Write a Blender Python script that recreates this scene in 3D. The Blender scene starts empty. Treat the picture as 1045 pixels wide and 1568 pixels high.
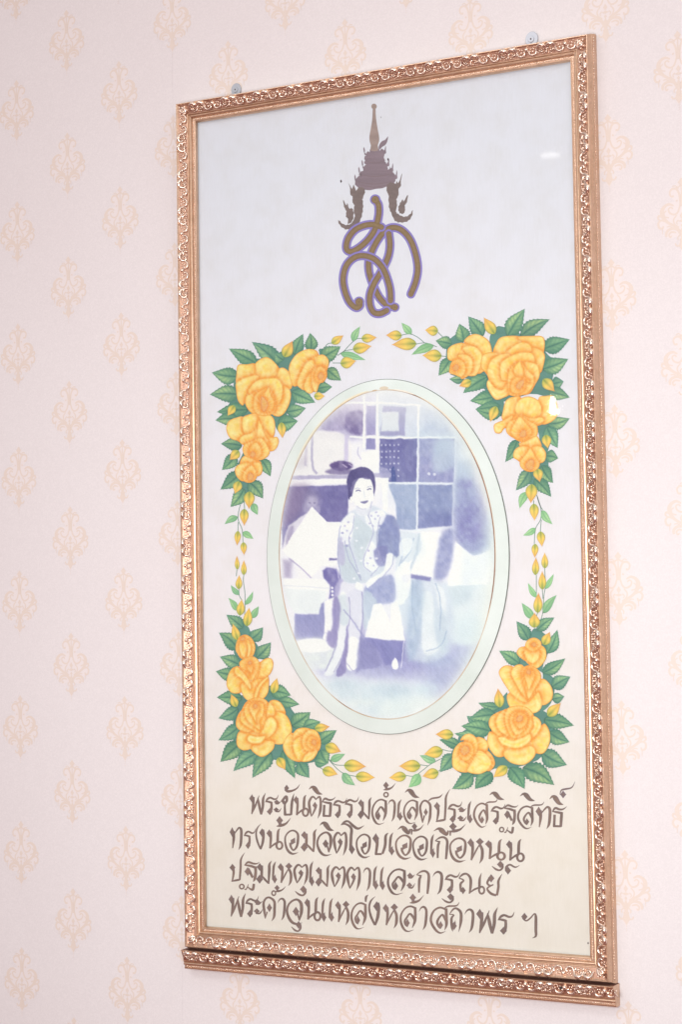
import bpy, math, random
from mathutils.geometry import tessellate_polygon
import numpy as np
from mathutils import Matrix, Vector

rng = random.Random(7)
NR = np.random.RandomState(11)
S = bpy.context.scene
COL = S.collection

# ------------------------------------------------------------------ camera
CAM = np.array([1.2318965, -2.3912301, 1.5554795])
ROT = np.array([[0.87772491, 0.03940189, 0.47754211],
                [0.47891906, -0.04021974, -0.87693723],
                [-0.01534637, 0.99841367, -0.05417218]])
FPX, CX, CY = 2906.758, 522.5, 784.0
cam = bpy.data.cameras.new('camera')
cam.sensor_fit = 'VERTICAL'; cam.sensor_height = 24.0; cam.lens = FPX / 1568 * 24
cam.clip_start = 0.05; cam.clip_end = 60
co = bpy.data.objects.new('camera', cam); COL.objects.link(co)
mw = Matrix([[*ROT[0], CAM[0]], [*ROT[1], CAM[1]], [*ROT[2], CAM[2]], [0, 0, 0, 1]])
co.matrix_world = mw
S.camera = co

# ------------------------------------------------------------------ light
w = bpy.data.worlds.new('World'); S.world = w; w.use_nodes = True
nt = w.node_tree; bg = nt.nodes['Background']
tc = nt.nodes.new('ShaderNodeTexCoord'); sx = nt.nodes.new('ShaderNodeSeparateXYZ')
mr = nt.nodes.new('ShaderNodeMapRange'); mr.inputs[1].default_value = -0.45; mr.inputs[2].default_value = 0.35
rp = nt.nodes.new('ShaderNodeValToRGB')
rp.color_ramp.elements[0].color = (0.32, 0.085, 0.065, 1)
rp.color_ramp.elements[1].color = (0.80, 0.78, 0.80, 1)
nt.links.new(tc.outputs['Generated'], sx.inputs[0]); nt.links.new(sx.outputs[2], mr.inputs[0])
nt.links.new(mr.outputs[0], rp.inputs[0]); nt.links.new(rp.outputs[0], bg.inputs[0])
bg.inputs[1].default_value = 0.72

def area(name, loc, target, power, sx_, sy_, color=(1, 1, 1), shape='RECTANGLE', spread=180):
    l = bpy.data.lights.new(name, 'AREA'); l.shape = shape; l.size = sx_; l.size_y = sy_
    l.energy = power; l.color = color; l.spread = math.radians(spread)
    o = bpy.data.objects.new(name, l); COL.objects.link(o)
    o.location = loc
    o.rotation_euler = (Vector(target) - Vector(loc)).to_track_quat('-Z', 'Y').to_euler()
    return o

area('flash_softbox', (0.62, -2.35, 1.50), (-0.02, 0, 1.45), 12.7, 0.75, 0.75, (0.955, 1.0, 1.0), 'RECTANGLE', 100)
area('added_sparkle_light', (-0.9, -2.2, 3.3), (-0.1, 0, 1.5), 9, 1.1, 0.35, (1.0, 0.98, 0.97))  # added unseen light that gives the gilt its sparkle
area('added_sparkle_light', (1.2, -0.9, 3.3), (0.2, 0, 1.6), 5, 0.9, 0.25, (1.0, 0.98, 0.96))  # second added light for sparkle, also brightens the wall
S.view_settings.view_transform = 'Standard'; S.view_settings.look = 'None'
S.view_settings.exposure = 0.25; S.view_settings.gamma = 1.0

# ------------------------------------------------------------------ mapping picture points to planes parallel to the wall
def W(px, py, y):
    px = np.asarray(px, float); py = np.asarray(py, float)
    d = np.stack([px - CX, CY - py, np.full_like(px, -FPX)], -1) @ ROT.T
    t = (y - CAM[1]) / d[..., 1]
    return CAM[0] + t * d[..., 0], CAM[2] + t * d[..., 2]
def proj(x, y, z):
    p = np.stack([np.asarray(x, float) - CAM[0], np.full_like(np.asarray(x, float), y) - CAM[1], np.asarray(z, float) - CAM[2]], -1) @ ROT
    return CX + FPX * p[..., 0] / -p[..., 2], CY - FPX * p[..., 1] / -p[..., 2]
def reflect_lamp(name, px, py, ypl, dist, power, sx_, sy_):
    x, z = W(px, py, ypl); P = np.array([float(x), ypl, float(z)])
    d = P - CAM; d /= np.linalg.norm(d); d[1] *= -1
    L = P + d * dist
    return area(name, tuple(L), tuple(P), power, sx_, sy_, (1, 0.97, 0.92), 'ELLIPSE')

# ------------------------------------------------------------------ helpers
def lin(c):
    c = np.asarray(c, float) / 255.0
    return np.where(c <= 0.04045, c / 12.92, ((c + 0.055) / 1.055) ** 2.4)
def alb(c, k=1.0): return np.clip(lin(c) * k, 0, 0.90)

def principled(name, base=(0.5, 0.5, 0.5), rough=0.5, metal=0.0, spec=0.5):
    m = bpy.data.materials.new(name); m.use_nodes = True
    b = m.node_tree.nodes['Principled BSDF']
    b.inputs['Base Color'].default_value = (*base, 1); b.inputs['Roughness'].default_value = rough
    b.inputs['Metallic'].default_value = metal; b.inputs['Specular IOR Level'].default_value = spec
    return m, m.node_tree, b
def noise(nt, scale, detail=3, rough=0.5, coord='Object', mapping=None):
    t = nt.nodes.new('ShaderNodeTexCoord'); n = nt.nodes.new('ShaderNodeTexNoise')
    n.inputs['Scale'].default_value = scale; n.inputs['Detail'].default_value = detail; n.inputs['Roughness'].default_value = rough
    if mapping:
        mp = nt.nodes.new('ShaderNodeMapping'); mp.inputs['Scale'].default_value = mapping
        nt.links.new(t.outputs[coord], mp.inputs[0]); nt.links.new(mp.outputs[0], n.inputs['Vector'])
    else: nt.links.new(t.outputs[coord], n.inputs['Vector'])
    return n
def ramp(nt, src, stops):
    r = nt.nodes.new('ShaderNodeValToRGB'); e = r.color_ramp.elements
    e[0].position, e[0].color = stops[0][0], (*stops[0][1], 1)
    e[1].position, e[1].color = stops[-1][0], (*stops[-1][1], 1)
    for p, c in stops[1:-1]:
        k = e.new(p); k.color = (*c, 1)
    nt.links.new(src, r.inputs[0]); return r
def mixc(nt, a, b, fac, mode='MULTIPLY'):
    m = nt.nodes.new('ShaderNodeMix'); m.data_type = 'RGBA'; m.blend_type = mode
    if isinstance(fac, float): m.inputs[0].default_value = fac
    else: nt.links.new(fac, m.inputs[0])
    nt.links.new(a, m.inputs[6]); nt.links.new(b, m.inputs[7]); return m.outputs[2]
def bump(nt, b, src, strength, dist):
    k = nt.nodes.new('ShaderNodeBump'); k.inputs['Strength'].default_value = strength; k.inputs['Distance'].default_value = dist
    nt.links.new(src, k.inputs['Height']); nt.links.new(k.outputs[0], b.inputs['Normal'])

def make_paint(name, rough, spec, grain=0.10):
    m, nt, b = principled(name, rough=rough, spec=spec)
    a = nt.nodes.new('ShaderNodeVertexColor'); a.layer_name = 'paint'
    n = noise(nt, 900, 2, 0.6)
    r = ramp(nt, n.outputs[0], [(0.3, (1 - grain,) * 3), (0.7, (1.0,) * 3)])
    nt.links.new(mixc(nt, a.outputs[0], r.outputs[0], 1.0), b.inputs['Base Color'])
    return m
M_PAINT = make_paint('brushed_paint', 0.62, 0.3, 0.08)
M_PRINT = make_paint('faded_photo_print', 0.5, 0.35, 0.05)

# wallpaper: printed paper with an embossed vermicular ground
def wallpaper_mat(name, base):
    m, nt, b = principled(name, rough=0.62, spec=0.25)
    n1 = noise(nt, 150, 2, 0.5); n1.inputs['Distortion'].default_value = 1.6
    n2 = noise(nt, 1100, 2, 0.6, mapping=(1, 1, 0.25)); n3 = noise(nt, 3.5, 3)
    lo = tuple(np.array(base) * 0.965); hi = tuple(np.minimum(np.array(base) * 1.012, 0.9))
    r1 = ramp(nt, n1.outputs[0], [(0.44, lo), (0.49, hi), (0.53, hi), (0.58, lo)])
    r2 = ramp(nt, n2.outputs[0], [(0.3, (0.965,) * 3), (0.7, (1.0,) * 3)])
    r3 = ramp(nt, n3.outputs[0], [(0.3, (0.985, 0.975, 0.975)), (0.7, (1.0, 1.0, 1.0))])
    c = mixc(nt, r1.outputs[0], r2.outputs[0], 1.0); c = mixc(nt, c, r3.outputs[0], 1.0)
    nt.links.new(c, b.inputs['Base Color'])
    bump(nt, b, r1.outputs[0], 0.25, 0.0006)
    return m
M_WALL = wallpaper_mat('blush_wallpaper', alb((241, 234, 234), 0.86))
M_MOTIF, _nt, _b = principled('wallpaper_gold_print', tuple(alb((237, 221, 210), 0.85)), 0.5, 0.0, 0.4)
M_TINT, _nt, _b = principled('wallpaper_pale_print', tuple(alb((241, 231, 229), 0.86)), 0.6, 0.0, 0.3)

# board: aged painted canvas board
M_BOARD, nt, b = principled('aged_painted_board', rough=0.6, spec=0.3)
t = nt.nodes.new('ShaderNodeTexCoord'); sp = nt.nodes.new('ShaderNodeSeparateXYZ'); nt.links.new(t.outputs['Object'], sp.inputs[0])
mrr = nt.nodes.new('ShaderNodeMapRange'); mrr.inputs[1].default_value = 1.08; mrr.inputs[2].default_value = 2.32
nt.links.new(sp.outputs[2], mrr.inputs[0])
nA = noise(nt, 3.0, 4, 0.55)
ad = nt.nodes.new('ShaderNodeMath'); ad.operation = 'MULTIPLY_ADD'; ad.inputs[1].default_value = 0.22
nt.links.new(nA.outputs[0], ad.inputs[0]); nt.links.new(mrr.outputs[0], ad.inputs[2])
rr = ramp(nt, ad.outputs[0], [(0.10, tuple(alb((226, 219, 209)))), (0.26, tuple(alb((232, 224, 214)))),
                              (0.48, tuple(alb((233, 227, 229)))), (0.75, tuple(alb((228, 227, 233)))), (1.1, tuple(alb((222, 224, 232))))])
nB = noise(nt, 500, 2, 0.6, mapping=(1, 1, 0.08)); nC = noise(nt, 30, 4, 0.6)
rB = ramp(nt, nB.outputs[0], [(0.3, (0.965, 0.965, 0.955)), (0.7, (1, 1, 1))])
rC = ramp(nt, nC.outputs[0], [(0.25, (0.955, 0.945, 0.92)), (0.58, (1, 1, 1))])
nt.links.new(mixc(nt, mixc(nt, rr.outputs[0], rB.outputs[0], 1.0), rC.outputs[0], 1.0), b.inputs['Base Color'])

# gilt
def gilt(name, c1, c2, rough, k=1.0):
    m, nt, b = principled(name, rough=rough, metal=0.92, spec=0.5)
    n = noise(nt, 60, 4, 0.6); n2 = noise(nt, 420, 3, 0.6)
    r = ramp(nt, n.outputs[0], [(0.3, c1), (0.7, c2)])
    r2 = ramp(nt, n2.outputs[0], [(0.3, (0.8,) * 3), (0.6, (1,) * 3)])
    nt.links.new(mixc(nt, r.outputs[0], r2.outputs[0], 1.0), b.inputs['Base Color'])
    rg = nt.nodes.new('ShaderNodeMapRange'); rg.inputs[3].default_value = rough - 0.06; rg.inputs[4].default_value = rough + 0.12
    nt.links.new(n2.outputs[0], rg.inputs[0]); nt.links.new(rg.outputs[0], b.inputs['Roughness'])
    bump(nt, b, n2.outputs[0], 0.25, 0.0004)
    return m
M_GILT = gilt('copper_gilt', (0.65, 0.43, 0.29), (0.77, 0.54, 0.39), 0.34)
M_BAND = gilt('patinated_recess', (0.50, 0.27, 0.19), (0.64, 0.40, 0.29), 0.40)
M_ORN = gilt('polished_gilt_ornament', (0.84, 0.62, 0.49), (0.92, 0.76, 0.65), 0.22)
M_GAPSHADE, _n, _b = principled('gap_shade_brown', (0.17, 0.065, 0.042), 0.7)  # dark brown that paints the shade in the gap between frame and strip
M_ZINC, _n, _b = principled('zinc_plate', (0.48, 0.50, 0.54), 0.35, 0.6)
M_DARK, _n, _b = principled('rusted_screw', (0.06, 0.035, 0.03), 0.6, 0.4)
M_SPECK, _n, _b = principled('insect_speck', (0.05, 0.03, 0.03), 0.7)

M_GLASS = bpy.data.materials.new('picture_glass'); M_GLASS.use_nodes = True
nt = M_GLASS.node_tree; nt.nodes.clear()
out = nt.nodes.new('ShaderNodeOutputMaterial'); mx = nt.nodes.new('ShaderNodeMixShader'); tr = nt.nodes.new('ShaderNodeBsdfTransparent')
gl = nt.nodes.new('ShaderNodeBsdfGlossy'); fc = nt.nodes.new('ShaderNodeLayerWeight'); fc.inputs[0].default_value = 0.5
pw = nt.nodes.new('ShaderNodeMath'); pw.operation = 'POWER'; pw.inputs[1].default_value = 5.0; nt.links.new(fc.outputs['Facing'], pw.inputs[0])
fr = nt.nodes.new('ShaderNodeMath'); fr.operation = 'MULTIPLY_ADD'; fr.inputs[1].default_value = 0.96; fr.inputs[2].default_value = 0.035; nt.links.new(pw.outputs[0], fr.inputs[0])
gl.inputs['Roughness'].default_value = 0.03; tr.inputs[0].default_value = (0.985, 0.992, 0.99, 1)
nt.links.new(fr.outputs[0], mx.inputs[0]); nt.links.new(tr.outputs[0], mx.inputs[1]); nt.links.new(gl.outputs[0], mx.inputs[2]); nt.links.new(mx.outputs[0], out.inputs[0])

# bevelled oval glass border: greenish silvered glass
M_BEVEL, nt, b = principled('greenish_bevelled_glass', rough=0.12, spec=0.6)
nb = noise(nt, 14, 3, 0.5)
r = ramp(nt, nb.outputs[0], [(0.3, tuple(alb((216, 224, 217)))), (0.7, tuple(alb((229, 235, 230))))])
nt.links.new(r.outputs[0], b.inputs['Base Color']); b.inputs['Coat Weight'].default_value = 0.5
M_BEDGE, _n, _b = principled('cut_glass_edge', (0.16, 0.18, 0.16), 0.3)
M_BROWN, nt, b = principled('browned_silvering_line', rough=0.35, metal=0.3)
nb = noise(nt, 9, 3, 0.6)
r = ramp(nt, nb.outputs[0], [(0.36, tuple(alb((224, 222, 214)))), (0.5, tuple(alb((214, 188, 160)))), (0.62, tuple(alb((150, 112, 92))))])
nt.links.new(r.outputs[0], b.inputs['Base Color'])

def mesh_data(name, verts, faces, mats, cols=None, smooth=True, midx=None):
    me = bpy.data.meshes.new(name)
    me.from_pydata(verts.tolist() if hasattr(verts, 'tolist') else verts, [], faces.tolist() if hasattr(faces, 'tolist') else faces)
    for m in (mats if isinstance(mats, (list, tuple)) else [mats]): me.materials.append(m)
    if midx is not None: me.polygons.foreach_set('material_index', midx)
    if cols is not None:
        ca = me.color_attributes.new('paint', 'FLOAT_COLOR', 'POINT')
        c4 = np.ones((len(verts), 4), np.float32); c4[:, :3] = cols
        ca.data.foreach_set('color', c4.ravel())
    if smooth: me.polygons.foreach_set('use_smooth', [True] * len(me.polygons))
    me.update(); return me
def link(name, me, parent=None, loc=(0, 0, 0), rot=(0, 0, 0), kind=None, label=None):
    o = bpy.data.objects.new(name, me); COL.objects.link(o); o.location = loc; o.rotation_euler = rot
    if parent: o.parent = parent
    if kind: o['kind'] = kind
    if label: o['label'] = label
    return o

# ------------------------------------------------------------------ the wall
SEAM = -0.352
def sheet(x0, x1, z0, z1, y0, y1):
    v = [(x, y, z) for x in (x0, x1) for y in (y0, y1) for z in (z0, z1)]
    f = [(0, 1, 5, 4), (2, 6, 7, 3), (0, 4, 6, 2), (1, 3, 7, 5), (0, 2, 3, 1), (4, 5, 7, 6)]
    return v, f
v, f = sheet(-2.2, 2.2, 0.0, 3.3, 0.001, 0.12)
wall = link('wall', mesh_data('wall', v, f, M_WALL, smooth=False), kind='structure')
wall['label'] = 'pale pink plastered wall hung with damask wallpaper'
for x0, x1, yo in ((-2.2, SEAM, 0.0), (SEAM + 0.0002, 2.2, -0.00012)):
    v, f = sheet(x0, x1, 0.0, 3.3, yo, 0.0008)
    link('wallpaper_strip', mesh_data('wallpaper_strip', v, f, M_WALL, smooth=False), wall)

def crom(P, n=4, closed=False):
    P = np.asarray(P, float); N = len(P)
    if N < 3 and not closed:
        t = np.linspace(0, 1, n * 2 + 1)[:, None]; return P[0] * (1 - t) + P[-1] * t
    out = []
    rngk = range(N) if closed else range(N - 1)
    t = np.linspace(0, 1, n, endpoint=False)[:, None]
    for i in rngk:
        if closed: p0, p1, p2, p3 = P[i - 1], P[i], P[(i + 1) % N], P[(i + 2) % N]
        else: p0, p1, p2, p3 = P[max(i - 1, 0)], P[i], P[i + 1], P[min(i + 2, N - 1)]
        out.append(0.5 * (2 * p1 + (p2 - p0) * t + (2 * p0 - 5 * p1 + 4 * p2 - p3) * t ** 2 + (3 * p1 - p0 - 3 * p2 + p3) * t ** 3))
    if not closed: out.append(P[-1:])
    return np.vstack(out)
def ribbon(P, n=4):
    """(x, y, width) rows -> 3-wide strip; returns verts (k*3,2), faces, side (0 edge, 1 centre)"""
    Q = crom(P, n); d = np.gradient(Q[:, :2], axis=0); L = np.linalg.norm(d, axis=1, keepdims=True); L[L == 0] = 1
    nrm = np.stack([-d[:, 1], d[:, 0]], 1) / L; hw = np.maximum(Q[:, 2:3], 0.3) / 2
    V = np.stack([Q[:, :2] + nrm * hw, Q[:, :2], Q[:, :2] - nrm * hw], 1).reshape(-1, 2)
    F = []
    for i in range(len(Q) - 1):
        a = i * 3; F += [(a, a + 1, a + 4, a + 3), (a + 1, a + 2, a + 5, a + 4)]
    return V, F, np.tile([0, 1, 0], len(Q))
def blob(cx, cy, rx, ry, tilt=0.0):
    a = [(0, -1), (0.55, -0.42), (1, 0), (0.55, 0.42), (0, 1), (-0.55, 0.42), (-1, 0), (-0.55, -0.42)]
    a = np.array(a) * [rx, ry]; c, s = math.cos(tilt), math.sin(tilt)
    a = a @ np.array([[c, s], [-s, c]]) + [cx, cy]
    V = np.vstack([[[cx, cy]], a]); return V, [(0, i + 1, (i + 1) % 8 + 1) for i in range(8)], np.array([1] + [0] * 8)

class Flat:
    """collects flat 2D shapes; each goes a hair nearer the viewer than the one before"""
    def __init__(s): s.V, s.F, s.side, s.lay, s.k, s.n = [], [], [], [], 0, 0
    def add(s, t):
        V, F, sd = t; s.V.append(V); s.F += [tuple(i + s.n for i in f) for f in F]; s.side.append(sd)
        s.lay.append(s.k + np.linspace(0, 0.9, len(V))); s.k += 1; s.n += len(V)
    def done(s): return np.vstack(s.V), s.F, np.concatenate(s.side), np.concatenate(s.lay)

# wallpaper motif, drawn once (units: 1/4160 m) from its top tip
def motif_mesh():
    fl = Flat()
    hp = [(0, 0), (20, 26), (34, 44), (58, 56), (66, 86), (50, 112), (34, 132), (60, 130), (96, 140), (114, 176), (110, 200), (130, 214), (128, 262), (106, 276), (90, 292), (86, 324), (60, 330), (30, 320), (14, 345), (26, 372), (6, 408), (0, 410)]
    tip_ = [(x * 1.02, y) for x, y in hp] + [(-x * 1.02, y) for x, y in hp[::-1]]
    tri_ = tessellate_polygon([[Vector((a, b_, 0)) for a, b_ in tip_]])
    fl.add((np.array(tip_, float), [tuple(t_) for t_ in tri_], np.zeros(len(tip_), int))); ntri = len(tri_)
    half = [[(6, 150, 7), (10, 95, 7), (24, 62, 7), (45, 58, 7), (58, 75, 6), (52, 98, 6), (38, 98, 7)],
            [(2, 42, 5), (16, 52, 5), (34, 56, 4)],
            [(8, 150, 5), (18, 185, 6), (35, 200, 6), (58, 190, 6), (66, 168, 5), (54, 158, 5), (44, 168, 5)],
            [(40, 152, 5), (62, 140, 8), (85, 150, 10), (98, 175, 14), (92, 210, 12), (70, 240, 9), (40, 262, 8), (14, 290, 7), (4, 330, 5)],
            [(26, 205, 4), (42, 228, 5), (36, 255, 5), (16, 272, 4)],
            [(84, 232, 5), (104, 224, 6), (118, 240, 7), (112, 265, 7), (96, 268, 6), (94, 256, 5)],
            [(100, 205, 6), (114, 198, 7), (118, 212, 6), (108, 222, 4)],
            [(8, 318, 6), (22, 288, 7), (44, 276, 8), (68, 282, 9), (80, 300, 9), (78, 318, 6)],
            [(30, 300, 4), (52, 294, 6), (66, 306, 6), (60, 322, 5), (52, 314, 4)],
            [(10, 335, 7), (8, 350, 7), (16, 372, 6), (30, 372, 5), (36, 358, 5)],
            [(64, 214, 4), (84, 206, 4), (88, 186, 4), (76, 174, 4)], [(44, 276, 4), (60, 262, 4), (76, 264, 3)], [(18, 232, 4), (28, 244, 4), (22, 256, 3)], [(14, 316, 4), (24, 330, 4), (20, 342, 3)],
            [(14, 60, 3), (30, 42, 3), (44, 46, 3)], [(20, 122, 5), (28, 128, 5)], [(98, 268, 3), (98, 300, 2)]]
    for P in half:
        for s in (-1, 1): fl.add(ribbon([(x * s * 1.15, y, wd * 1.75) for x, y, wd in P], 3))
    fl.add(ribbon([(0, 20, 6), (0, 75, 7), (0, 120, 14), (0, 150, 20), (0, 158, 6)], 3))
    fl.add(blob(0, 25, 20, 24)); fl.add(blob(0, 210, 13, 20)); fl.add(blob(0, 238, 22, 9)); fl.add(blob(0, 262, 9, 12)); fl.add(blob(0, 290, 11, 22))
    fl.add(ribbon([(0, 300, 14), (0, 330, 20), (0, 355, 12)], 3)); fl.add(blob(0, 378, 19, 28))
    for y in (412, 424, 436): fl.add(blob(0, y, 2.2, 4))
    V, F, sd, lay = fl.done(); k = 1 / 4130.0
    P3 = np.stack([V[:, 0] * k, -0.00004 - lay * 0.000006, -V[:, 1] * k], 1)
    return mesh_data('wallpaper_motif', P3, F, [M_MOTIF, M_TINT], smooth=False, midx=[1] * ntri + [0] * (len(F) - ntri))
mm = motif_mesh()
for i in range(-3, 17):
    for j in range(-6, 6):
        x = -0.6515 + 0.1 * i; z = 1.8305 + 0.1965 * j + (0.0975 if i % 2 else 0)
        qx, qy = proj(x, 0, z - 0.05)
        if -60 < qx < 1105 and -80 < qy < 1650 and not (-0.30 < x < 0.30 and 1.2 < z < 2.28):
            link('wallpaper_motif', mm, wall, (x, 0.0 if x < SEAM else -0.00013, z))

# ------------------------------------------------------------------ the framed picture
PW, PH, ZC = 0.60346, 1.2, 1.7
ROOTL = Vector((0, 0, 1.067))
pic = bpy.data.objects.new('framed_picture', None); COL.objects.link(pic); pic.location = ROOTL
pic['label'] = 'tall gilt-framed board painted with yellow roses and Thai verse around an oval photograph'
pic['category'] = 'picture'
OFF = tuple(-ROOTL)
def part(name, me, **k): return link(name, me, pic, OFF, **k)

PROF = [(-1.0, 11.0), (0.0, 13.5), (0.6, 14.6), (2.0, 14.9), (2.6, 14.2), (5.6, 14.2), (6.1, 15.6), (6.9, 17.0), (8.2, 17.6), (9.6, 17.2), (10.0, 16.4), (10.6, 16.6), (11.2, 18.4),
        (12.3, 18.6), (12.8, 17.9), (16.0, 18.6), (21.0, 20.6), (26.0, 22.6), (27.6, 24.2), (28.6, 24.2), (29.2, 23.0), (29.6, 19.0), (30.6, 15.5), (31.2, 14.4), (31.8, 14.0), (32.1, 10.6), (32.9, 8.6), (33.2, 6.0), (33.2, 0.3)]
PR = np.array(PROF) / 1000
def rail_mesh(side):
    hx, hz = PW / 2, PH / 2; V, F = [], []
    for t, h in PR:
        c = {'l': ((-hx - t, -hz - t), (-hx - t, hz + t)), 'r': ((hx + t, hz + t), (hx + t, -hz - t)),
             't': ((-hx - t, hz + t), (hx + t, hz + t)), 'b': ((hx + t, -hz - t), (-hx - t, -hz - t))}[side]
        for x, z in c: V.append((x, -h, ZC + z))
    n = len(PR)
    for i in range(n - 1): F.append((2 * i, 2 * i + 2, 2 * i + 3, 2 * i + 1))
    F.append(tuple(range(0, 2 * n, 2))); F.append(tuple(range(2 * n - 1, 0, -2))); F.append((0, 1, 2 * n - 1, 2 * n - 2))
    me = mesh_data('frame_rail', V, F, [M_GILT, M_BAND, M_GAPSHADE], smooth=False, midx=[1 if 14 <= i <= 16 else (2 if side == 'b' and i >= 21 else 0) for i in range(len(F))])
    return me

def tube(V, F, P, n=3, k=6, hs=0.85):
    """P rows (s, t, h, r): rounded raised cord"""
    Q = crom(P, n); d = np.gradient(Q[:, :3], axis=0); d /= np.maximum(np.linalg.norm(d, axis=1, keepdims=True), 1e-9)
    up = np.array([0, 0, 1.0]); sd = np.cross(d, up); sd /= np.maximum(np.linalg.norm(sd, axis=1, keepdims=True), 1e-9)
    base = len(V)
    for q, s_ in zip(Q, sd):
        for j in range(k):
            a = 2 * math.pi * j / k
            V.append(tuple(q[:3] + s_ * q[3] * 1.6 * math.cos(a) + up * q[3] * 1.7 * hs * math.sin(a)))
    m = len(Q)
    for i in range(m - 1):
        for j in range(k):
            a = base + i * k + j; b_ = base + i * k + (j + 1) % k
            F.append((a, b_, b_ + k, a + k))
    F.append(tuple(base + j for j in range(k))[::-1]); F.append(tuple(base + (m - 1) * k + j for j in range(k)))
def lump(V, F, s, t, h, rs, rt, rh, a=0.0):
    base = len(V); c_, s_ = math.cos(a), math.sin(a)
    rings = [(0.0, 1.0), (0.55, 0.8), (0.9, 0.35), (1.0, -0.2)]
    V.append((s, t, h + rh))
    for r, z in rings[1:]:
        for j in range(8):
            an = 2 * math.pi * j / 8; x = rs * r * math.cos(an); y = rt * r * math.sin(an)
            V.append((s + x * c_ - y * s_, t + x * s_ + y * c_, h + rh * z))
    for j in range(8): F.append((base, base + 1 + j, base + 1 + (j + 1) % 8))
    for q in range(2):
        for j in range(8):
            a0 = base + 1 + q * 8 + j; b0 = base + 1 + q * 8 + (j + 1) % 8; F.append((a0, a0 + 8, b0 + 8, b0))

UNIT = 0.0555
def unit_VF():
    V, F = [], []
    for sg in (1, -1):
        def X(s): return 15.5 + sg * (s - 15.5)
        def Y(s): return 43.25 + sg * (s - 43.25)
        # rounded cups on the outer side
        tube(V, F, [(X(0.5), 5.5, .6, .7), (X(2.6), 7.5, .8, .9), (X(3.2), 11, 1, 1.2), (X(6), 13.6, 1.2, 1.9), (X(10), 14.0, 1.4, 2.1), (X(13.4), 12.2, 1.2, 1.6), (X(14.6), 9.4, .9, 1.1), (X(12.8), 7.6, .8, .9), (X(11.2), 8.8, .8, .8)])
        tube(V, F, [(X(4.8), 8.6, .4, .5), (X(6), 5.6, .7, .8), (X(8.6), 4.4, .7, .8), (X(10.4), 5.8, .6, .7)], 2)
        for q in range(3): lump(V, F, X(6.4 + q * 2.3), 10.4 + q * .25, .5, .8, 1.5, 1.0, 0.4 * sg)
        lump(V, F, X(12.2), 2.6, .4, 1.9, 1.2, 1.3, 0.6 * sg)
        lump(V, F, X(1.6), 13.2, .3, 1.0, 1.0, 1.0)
        # arches on the inner side with curled ends
        tube(V, F, [(Y(29.6), 9.6, .5, .7), (Y(29.2), 6.0, .8, .9), (Y(31.2), 3.0, 1.0, 1.05), (Y(34.6), 1.8, 1.1, 1.1), (Y(38.4), 2.8, 1.0, 1.1), (Y(40.2), 5.4, .9, 1.0), (Y(39.2), 7.6, .8, .9), (Y(37.2), 7.2, .7, .7)])
        tube(V, F, [(Y(29.4), 7.0, .5, .6), (Y(27.4), 4.8, .6, .7), (Y(25.6), 2.4, .6, .6)], 2)
        lump(V, F, Y(31.6), 13.2, .3, 1.2, .9, 1.0)
        lump(V, F, Y(34.8), 6.8, .2, 1.6, 2.0, 1.3)
        lump(V, F, Y(33.2), 10.4, .2, 1.1, 2.2, 1.1, -.5 * sg); lump(V, F, Y(36.8), 10.6, .2, 1.0, 2.0, 1.0, .4 * sg)
        lump(V, F, X(19.6 - 4), 7.0, .3, 1.0, 2.2, 1.2, .6 * sg); lump(V, F, Y(27.6), 10.6, .2, 1.0, 1.9, 1.1, .5 * sg)
        lump(V, F, X(8.6), 7.4, .4, 1.7, 1.5, 1.4, .3 * sg); lump(V, F, X(9.4), 1.8, .2, 1.6, 1.0, 1.0)
    lump(V, F, 15.5, 3.6, .5, 2.2, 3.2, 2.4)
    lump(V, F, 43.25, 10.4, .5, 3.6, 3.5, 3.0); lump(V, F, 41.6, 8.8, .8, 1.6, 1.8, 1.8, .5); lump(V, F, 44.9, 8.8, .8, 1.6, 1.8, 1.8, -.5); lump(V, F, 43.25, 13.2, .4, 1.0, 1.4, 1.2)
    return np.array(V), F
UV_, UF_ = unit_VF()
UV_ = UV_ - [27.75, 0, 0]
# band plane: t 12.9..28, height 18..23
slope = math.atan2(23.0 - 18.1, 28 - 12.9)
def band(V):
    s, t, h = V[:, 0], V[:, 1] * 0.98, V[:, 2] * 1.25
    T = 12.7 + t * math.cos(slope) - h * math.sin(slope); H = 17.7 + t * math.sin(slope) + h * math.cos(slope)
    return s / 1000, T / 1000, H / 1000
s_, T_, H_ = band(UV_)
# local unit: x along, z = outward, y = -height; faces outward
orn_me = mesh_data('ornament', np.stack([s_, -H_, T_], 1), UF_, M_ORN)
cV, cF = [], []
for sg in (1, -1):
    tube(cV, cF, [(0, 2, 1, 1.3), (sg * 2.4, 5, 1.2, 1.5), (sg * 3.4, 9, 1.2, 1.5), (sg * 1.6, 13, 1.0, 1.1)])
    lump(cV, cF, sg * 4.6, 4, .5, 1.5, 2.4, 1.4, -.5 * sg); lump(cV, cF, sg * 6, 9.5, .5, 1.4, 2.6, 1.4, -.4 * sg)
lump(cV, cF, 0, 8, .8, 1.9, 5.5, 2.2); lump(cV, cF, 0, 15.5, .4, 1.4, 2.2, 1.4)
s_, T_, H_ = band(np.array(cV))
corner_me = mesh_data('corner_leaf', np.stack([s_, -(H_ - T_ * 0 ), T_ * 1.0], 1), cF, M_ORN)

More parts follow.
